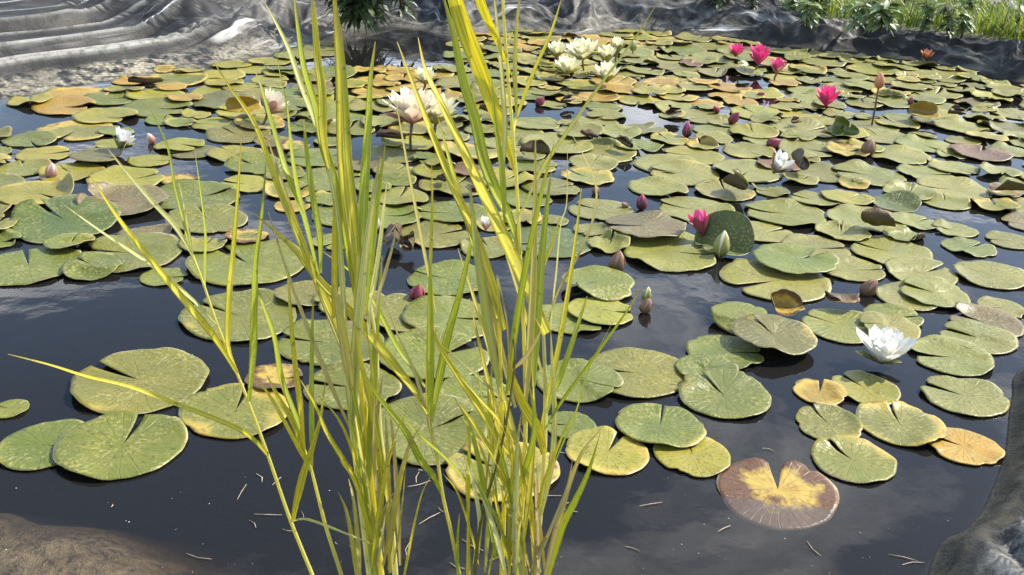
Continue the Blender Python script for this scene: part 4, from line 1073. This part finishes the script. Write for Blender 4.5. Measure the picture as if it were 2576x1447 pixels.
C3 = reed(992, 1447, 1.21, 'pale straw coloured reed shoot at the right of the left bundle')
rstem(C3, [(996,1500),(992,1410),(979,1260),(966,1160),(956,1085),(951,973),(944,848),(926,736)], 17, 1.20, 1.28, PA, .2)
blade(C3, [(960,1250),(953,1130),(930,1000),(905,900),(890,800)], 20, 1.2, 1.2, YL)
blade(C3, [(980,1300),(962,1180),(940,1060),(935,930),(920,820)], 22, 1.19, 1.24, YL)
blade(C3, [(968,1400),(950,1250),(940,1150),(942,1000)], 16, 1.18, 1.18, ST, dead=.6)
blade(C3, [(938,1447),(925,1300),(905,1180),(880,1060),(868,960)], 19, 1.18, 1.2, GR)
blade(C3, [(990,1420),(1001,1350),(1012,1260),(1020,1180)], 12, 1.18, 1.14, YL)
# D: slim shoot between the bundles
D = reed(1156, 1447, 1.20, 'slim upright reed shoot standing between the two reed bundles')
rstem(D, [(1165,1500),(1156,1447),(1134,1335),(1114,1248),(1099,1147),(1084,1085),(1076,1048),(1074,948),(1077,823),(1081,723)], 11, 1.19, 1.27, ST)
blade(D, [(1079,760),(1083,640),(1087,520),(1086,410)], 10, 1.27, 1.30, YL)
blade(D, [(1076,1040),(1044,986),(994,923),(931,843),(869,773),(819,723),(784,682),(731,617),(640,538)], 28, 1.24, 1.30, YL)
blade(D, [(1074,980),(1040,930),(999,873),(940,760),(894,694),(811,632)], 16, 1.25, 1.33, GR)
blade(D, [(1114,1250),(1089,1198),(1056,1155),(1019,1083),(981,1035),(944,986),(899,913)], 20, 1.22, 1.16, GR)
blade(D, [(1082,1062),(1099,973),(1124,848),(1159,723),(1184,612),(1190,565)], 30, 1.25, 1.33, GR, twist=0)
blade(D, [(1100,1160),(1080,1060),(1040,930),(1000,840),(970,760)], 10, 1.23, 1.27, PA, dead=.5)
# E: right bundle
E1 = reed(1262, 1447, 1.22, 'reed shoot with tall striped leaves leaning right, left of the right bundle')
rstem(E1, [(1262,1500),(1262,1447),(1268,1250),(1262,1050),(1258,880),(1252,700)], 14, 1.21, 1.27, YL)
blade(E1, [(1268,830),(1239,723),(1200,612),(1168,537),(1135,462),(1100,374),(1067,290),(1034,200),(999,105)], 32, 1.26, 1.38, YL, twist=0)
blade(E1, [(1268,1240),(1240,1090),(1169,973),(1106,873),(1080,800)], 22, 1.22, 1.18, YL)
blade(E1, [(1271,1015),(1219,963),(1150,900),(1108,866)], 9, 1.24, 1.2, PA, dead=.4)
blade(E1, [(1268,1312),(1206,1248),(1119,1152),(1044,1085),(1000,1030)], 12, 1.21, 1.14, GR)
blade(E1, [(1255,1300),(1240,1180),(1225,1080),(1205,960),(1195,860)], 13, 1.2, 1.18, GR)
blade(E1, [(1275,1300),(1290,1170),(1268,1080),(1210,1010),(1150,940)], 16, 1.2, 1.15, YL)
E2 = reed(1300, 1447, 1.24, 'tallest reed shoot of the right bundle with a broad leaf drooping from above')
rstem(E2, [(1305,1500),(1300,1447),(1315,1250),(1322,1050),(1318,850),(1306,600),(1298,440),(1280,220),(1268,60),(1262,-60)], 13, 1.23, 1.36, ST)
blade(E2, [(1130,-60),(1147,0),(1168,70),(1203,160),(1237,255),(1270,350),(1297,442)], 46, 1.30, 1.34, YL, base=.8, twist=0, fold=.1)
blade(E2, [(1196,-40),(1215,15),(1242,75),(1270,145),(1294,205)], 30, 1.32, 1.36, YL, base=.9, twist=0)
blade(E2, [(1310,640),(1280,545),(1250,490),(1215,400),(1194,300),(1164,200),(1144,100),(1112,-20)], 34, 1.30, 1.38, GR, twist=.05)
blade(E2, [(1374,840),(1324,723),(1261,587),(1208,474),(1156,362),(1104,250),(1069,175),(1052,95)], 44, 1.26, 1.38, YL, base=.75, twist=0, fold=.1)
blade(E2, [(1292,330),(1300,290),(1338,187),(1383,87),(1415,-10)], 18, 1.33, 1.40, YL)
blade(E2, [(1305,545),(1363,424),(1405,360),(1500,225),(1588,107),(1665,-10)], 16, 1.31, 1.22, PA)
blade(E2, [(1262,470),(1268,330),(1262,200),(1250,60),(1240,-30)], 18, 1.31, 1.36, PA)
blade(E2, [(1270,560),(1262,430),(1245,300),(1238,200)], 18, 1.31, 1.3, GR)
blade(E2, [(1300,300),(1295,180),(1300,60),(1312,-40)], 12, 1.33, 1.36, ST)
E3 = reed(1345, 1447, 1.22, 'pale reed shoot on the right of the right bundle with arching thin leaves')
rstem(E3, [(1340,1500),(1344,1447),(1366,1200),(1372,1000),(1366,815)], 17, 1.21, 1.27, PA, .15)
blade(E3, [(1375,820),(1388,780),(1408,723),(1463,624),(1495,537),(1498,462),(1470,395),(1440,340)], 11, 1.28, 1.36, ST, dead=.5)
blade(E3, [(1385,830),(1390,760),(1398,687),(1410,562),(1425,512),(1428,362)], 13, 1.28, 1.36, PA)
blade(E3, [(1340,760),(1352,705),(1385,620),(1410,545)], 12, 1.28, 1.32, YL)
blade(E3, [(1375,1040),(1390,990),(1408,948),(1443,848),(1462,790),(1477,745)], 20, 1.24, 1.3, GR)
blade(E3, [(1372,1080),(1408,1016),(1505,883),(1580,778),(1615,720)], 12, 1.24, 1.2, GR)
blade(E3, [(1390,1175),(1428,1085),(1448,1036),(1483,923),(1543,808)], 12, 1.23, 1.26, GR)
blade(E3, [(1376,1460),(1408,1335),(1443,1265),(1480,1185),(1512,1085)], 27, 1.21, 1.17, GR, tip=1.1)
blade(E3, [(1368,1140),(1353,1083),(1318,1023),(1292,960),(1278,895)], 30, 1.23, 1.18, YL, base=.6)
blade(E3, [(1360,1300),(1385,1180),(1395,1060),(1390,930),(1385,830)], 18, 1.22, 1.25, PA)
blade(E3, [(1345,1350),(1360,1240),(1400,1130),(1440,1040)], 15, 1.21, 1.16, YL)
E4 = reed(1320, 1447, 1.19, 'low leafy reed shoot in front of the right bundle with orange yellow leaves')
rstem(E4, [(1322,1500),(1320,1447),(1310,1300),(1290,1150),(1268,1010)], 14, 1.18, 1.22, YL)
blade(E4, [(1310,1300),(1270,1200),(1200,1080),(1150,1010)], 20, 1.19, 1.14, YL)
blade(E4, [(1316,1360),(1330,1240),(1340,1120),(1342,1000),(1335,900)], 22, 1.18, 1.2, YL)
blade(E4, [(1300,1240),(1330,1150),(1345,1060),(1330,960)], 18, 1.19, 1.15, GR)
blade(E4, [(1296,1180),(1250,1080),(1235,980),(1240,880)], 15, 1.2, 1.24, YL)
blade(E4, [(1290,1400),(1240,1290),(1190,1180),(1170,1090)], 15, 1.18, 1.13, GR)
blade(E4, [(1340,1440),(1380,1340),(1425,1230),(1440,1160)], 13, 1.18, 1.15, PA, dead=.6)
E5 = reed(1178, 1447, 1.18, 'short yellow reed shoot at the lower left of the right bundle')
rstem(E5, [(1180,1500),(1178,1447),(1178,1330),(1176,1255)], 13, 1.17, 1.18, YL)
blade(E5, [(1178,1290),(1176,1200),(1180,1110),(1172,1060)], 16, 1.17, 1.15, YL)
blade(E5, [(1190,1420),(1205,1320),(1190,1220),(1165,1140)], 18, 1.17, 1.13, PA)
blade(E5, [(1150,1447),(1150,1360),(1156,1290)], 12, 1.17, 1.16, GR)
E6 = reed(1206, 1400, 1.16, 'dead dark brown reed stalk slanting across the right bundle')
rstem(E6, [(1196,1420),(1209,1310),(1244,1185),(1269,1085),(1285,993),(1296,900),(1290,850)], 9, 1.15, 1.20, (0.12, 0.07, 0.035), 0.0)
blade(E6, [(1290,930),(1320,900),(1352,850),(1360,825)], 12, 1.21, 1.2, ST, dead=1.0)
blade(E6, [(1280,900),(1276,820),(1262,740),(1250,690)], 9, 1.21, 1.22, (0.10, 0.06, 0.03), dead=.4)
# extra young and dead leaves that crowd both feet
for root, xc, lo, hi, n in ((C1, 925, 900, 970, 9), (C3, 985, 930, 1020, 8), (E1, 1250, 1200, 1300, 9), (E4, 1320, 1260, 1390, 10), (E3, 1350, 1310, 1390, 8)):
    for i in range(n):
        xb = random.uniform(lo, hi); L = random.uniform(140, 420); k = random.uniform(-.35, .35)
        y0_ = random.uniform(1400, 1490)
        blade(root, [(xb, y0_), (xb+k*L*.3, y0_-L*.4), (xb+k*L*.7, y0_-L*.8), (xb+k*L*1.15, y0_-L)], random.uniform(10, 22), random.uniform(1.15, 1.24), random.uniform(1.12, 1.26),
              random.choice([YL, YL, PA, GR, ST]), dead=random.choice([0, 0, 0, 0, .4, .9]))

# slender leaves that fill both bundles out
for root, xb0, xb1, n in ((C1, 880, 930, 5), (C2, 905, 965, 5), (E1, 1240, 1290, 4), (E2, 1280, 1330, 4), (E3, 1330, 1385, 3), (D, 1070, 1100, 2)):
    for i in range(n):
        xb = random.uniform(xb0, xb1); yb = random.uniform(780, 1250); L = random.uniform(260, 720); k = random.gauss(-0.10, 0.16); bow = random.uniform(-.06, .10)
        yt = max(yb-L, -40); L = yb-yt
        pts = [(xb+k*L*t+bow*L*t*t, yb-L*t) for t in (0, .25, .5, .75, 1.0)]
        Yb = random.uniform(1.2, 1.3)
        blade(root, pts, random.uniform(16, 30), Yb, Yb+random.uniform(-.04, .12), random.choice([YL, GR, GR, PA, ST]), dead=random.choice([0, 0, 0, 0, 0, .35, .7]))
# ------------------------------------------------------------------ specks and straw on the water
V, F = [], []
def blob(p, r):
    b = len(V)
    for k, z in ((0.0, r*0.7),): V.append((p.x, p.y, p.z+z))
    for i in range(6): a = i*math.pi/3; V.append((p.x+r*math.cos(a), p.y+r*math.sin(a), p.z+r*0.25))
    for i in range(6): F.append((b, b+1+i, b+1+(i+1) % 6))
    F.append(tuple(b+6-i for i in range(6)))
for i in range(130):
    x, y = random.uniform(0, 2500), random.choice([random.uniform(720, 1447), random.uniform(1180, 1447)])
    p = G(x, y, 0.001)
    if not inside(p.x, p.y) or hs(np.array([p.x]), np.array([p.y]))[0] > 0: continue
    blob(p, random.choice([0.0005, 0.0007, 0.0009, 0.0014]))
o = mk('floating_specks', V, F, M_SPECK); tag(o, 'tiny pale specks of pollen floating on the near water', 'specks'); o['kind'] = 'stuff'
V, F = [], []
for i in range(46):
    x, y = (random.uniform(640, 1480), random.uniform(1130, 1440)) if i < 34 else (random.uniform(100, 2400), random.uniform(1100, 1440))
    p = G(x, y, 0.002)
    if hs(np.array([p.x]), np.array([p.y]))[0] > 0: continue
    a = random.uniform(0, 6.28); L = random.uniform(.008, .05); d = Vector((math.cos(a), math.sin(a), 0)); n_ = Vector((-d.y, d.x, 0))*random.uniform(.0004, .0011)
    b = len(V); m = d*L*.5+n_*random.uniform(-6, 6)
    for q, r_ in ((p, .6), (p+m, 1), (p+d*L, .2)):
        V += [q-n_*r_, q+Vector((0, 0, .001)), q+n_*r_]
    for s in (0, 3):
        F += [(b+s, b+s+1, b+s+4, b+s+3), (b+s+1, b+s+2, b+s+5, b+s+4)]
o = mk('straw_bits', V, F, M_DEBRIS); tag(o, 'scattered bits of dry straw floating around the reeds', 'straw'); o['kind'] = 'stuff'

# ------------------------------------------------------------------ meadow behind the liner
def gz(x, y): return 0.16+0.02*nz(x*0.7, y*0.7)
V, F, CC = [], [], []
def gblade(p, h, wd, lean, az, col):
    b = len(V); d = Vector((math.cos(az), math.sin(az), 0)); s = Vector((-d.y, d.x, 0))
    for t, k in ((0, 1.0), (0.5, 0.8), (1.0, 0.05)):
        c = p+Vector((0, 0, h*t*(1-0.25*lean*t)))+d*(h*lean*t*t)
        V.append(c-s*wd*k/2); V.append(c+s*wd*k/2); CC.append((*col, 1)); CC.append((*col, 1))
    F.append((b, b+1, b+3, b+2)); F.append((b+2, b+3, b+5, b+4))
cnt = 0
OS = OA[::6]
while cnt < 60000:
    if random.random() < 0.82:
        x = random.uniform(0.8, 7.0); y = 6.0+(random.random()**1.6)*9.0
    else: x = random.uniform(-7, 1.0); y = random.uniform(7.2, 13)
    if x < -1.2 and math.hypot(x+1.2, y-6.8) < 2.0: continue
    if 0.8 > x > -1.3 and y < 8.35: continue
    d = np.sqrt(((OS-np.array([x, y]))**2).sum(1)); j = int(d.argmin())
    if d[j] < width_at(j*6)-0.10 or inside(x, y): continue
    cnt += 1
    tuft = nz(x*1.3, y*1.3, 3.0)
    q = random.random(); g_ = 0.7+0.5*random.random()
    col = (0.14*g_, 0.23*g_, 0.03*g_) if q < .5 else (0.26*g_, 0.31*g_, 0.05*g_) if q < .85 else (0.40*g_, 0.37*g_, 0.18*g_)
    gblade(Vector((x, y, gz(x, y)-0.02)), random.uniform(.06, .15)*(1+0.9*tuft)+0.02, random.uniform(.006, .013), random.uniform(.1, 1.0), random.uniform(0, 6.28), col)
o = mk('grass', V, F, M_GRASS, col=CC); tag(o, 'sunlit meadow grass beyond the liner', 'grass'); o['kind'] = 'stuff'

def leaf_mesh(name, mat, L, W, droop, lobes=0):
    V, F, U = [], [], []; n = 8
    for i in range(n+1):
        t = i/n; wd = W*math.sin(math.pi*(0.06+0.94*t)**0.8)*(1+(0.45*math.sin(t*lobes*6.28) if lobes else 0)); wd = max(wd, 0.02*W)
        for s in (-1, 0, 1): V.append((L*t, s*wd/2, -droop*L*t*t+abs(s)*0.12*W)); U.append((s*.5+.5, t))
    for i in range(n):
        for j in range(2): a = i*3+j; F.append((a, a+3, a+4, a+1))
    return mk(name, V, F, mat, uv=U, link=False)
LF_N = leaf_mesh('leaf', M_WEED, 1.0, 0.26, 0.5, 3); LF_B = leaf_mesh('leaf', M_BROAD, 1.0, 0.42, 0.35)
def weed(p, h, nst, per, Lf, me, label, cat='weed', spread=0.35, mat=M_STALK):
    root = empty('weed_plant', p, label, cat)
    for s in range(nst):
        az = random.uniform(0, 6.28); k = random.uniform(.1, spread); hh = h*random.uniform(.65, 1.0)
        pts = [Vector((0, 0, -.03)), Vector((math.cos(az)*k*hh*.35, math.sin(az)*k*hh*.35, hh*.5)), Vector((math.cos(az)*k*hh, math.sin(az)*k*hh, hh))]
        tube('stem', pts, [.005, .004, .002], mat, root, 5)
        for i in range(per):
            t = random.uniform(.12, 1.0); a = pts[0].lerp(pts[1], t*2) if t < .5 else pts[1].lerp(pts[2], t*2-1)
            o = obj('leaf', me, root); o.location = a; o.rotation_euler = (random.uniform(-.4, .4), random.uniform(-.6, .5), random.uniform(0, 6.28)); o.scale = (Lf*random.uniform(.6, 1.1),)*3
    return root
wp = G(900, 40, 0.13)
weed(wp, 0.30, 16, 22, 0.17, LF_N, 'dark feathery weed drooping over the liner behind the pond', spread=1.0)
weed(G(1010, 30, 0.16), 0.30, 4, 12, 0.10, LF_N, 'smaller feathery weed at the right of the dark drooping one', spread=.5)
def ong(x, y): p = G(x, y, 0.17); return p
weed(ong(2215, 70), 0.18, 4, 12, 0.13, LF_B, 'broad leaved weed just behind the dip in the right liner')
weed(ong(2150, 60), 0.16, 3, 10, 0.11, LF_B, 'broad leaved weed left of the one at the liner dip')
weed(ong(2330, 60), 0.17, 4, 11, 0.10, LF_B, 'broad leaved weed above the right half of the liner')
weed(ong(1985, 22), 0.17, 4, 11, 0.10, LF_B, 'broad leaved weed at the left end of the meadow grass')
weed(ong(2060, 30), 0.16, 4, 11, 0.10, LF_B, 'broad leaved weed second from the left end of the meadow grass')
weed(ong(1800, 8), 0.22, 5, 10, 0.13, LF_N, 'dark feathery weed behind the liner near the pink lilies')
weed(ong(2440, 40), 0.16, 4, 10, 0.09, LF_B, 'broad leaved weed among white seed heads at the right')
weed(ong(2560, 75), 0.15, 4, 10, 0.09, LF_B, 'broad leaved weed at the right edge behind the liner bulge')
for (x, y, h, L_, me, l) in ((1890, 12, .24, .12, LF_N, 'feathery weed above the three far pink blooms'), (2105, 8, .26, .14, LF_B, 'broad leaved weed high behind the liner, near the top edge'),
                     (2270, 22, .26, .13, LF_N, 'feathery weed between the broad leaved weeds, near the top edge'), (2385, 75, .20, .13, LF_N, 'feathery weed hugging the liner left of the bulge'),
                     (2420, 85, .18, .12, LF_B, 'low broad leaved weed at the left foot of the liner bulge'), (2530, 20, .24, .12, LF_N, 'feathery weed in the top right corner'),
                     (2030, 55, .18, .13, LF_B, 'low broad leaved weed pressed against the right liner'), (2190, 35, .24, .15, LF_N, 'feathery weed behind the broad leaved one at the liner dip')):
    weed(ong(x, y), h*0.75, 4, 12, L_*0.7, me, l)
def tuft(x, y, label):
    p = ong(x, y); root = empty('seed_head', p, label, 'wildflower', 'white seed heads in the meadow')
    h = random.uniform(.14, .22); tube('stem', [Vector((0, 0, -.03)), Vector((.01, 0, h*.6)), Vector((.02, .0, h))], [.003, .003, .002], M_WEED, root, 5)
    V, F = [], []
    for i in range(70):
        d = Vector((random.gauss(0, 1), random.gauss(0, 1), random.gauss(0, .7))).normalized()*random.uniform(.012, .038)+Vector((.02, 0, h)); s = .006
        b = len(V); e = Vector((random.uniform(-1, 1), random.uniform(-1, 1), random.uniform(-1, 1))).normalized(); f = e.orthogonal()
        V += [d-e*s, d+f*s, d+e*s, d-f*s]; F.append((b, b+1, b+2, b+3))
    mk('flower_head', V, F, M_TUFT, root)
for (x, y, l) in ((2285, 52, 'white seed head left of two more above the right liner'), (2480, 70, 'white seed head low behind the liner bulge'), (2500, 30, 'white seed head above the liner bulge'),
                  (2515, 95, 'white seed head touching the liner bulge top'), (2550, 60, 'white seed head at the right picture edge'), (2395, 20, 'white seed head near the top edge, right'), (2320, 75, 'white seed head directly above the liner dip')):
    tuft(x, y, l)
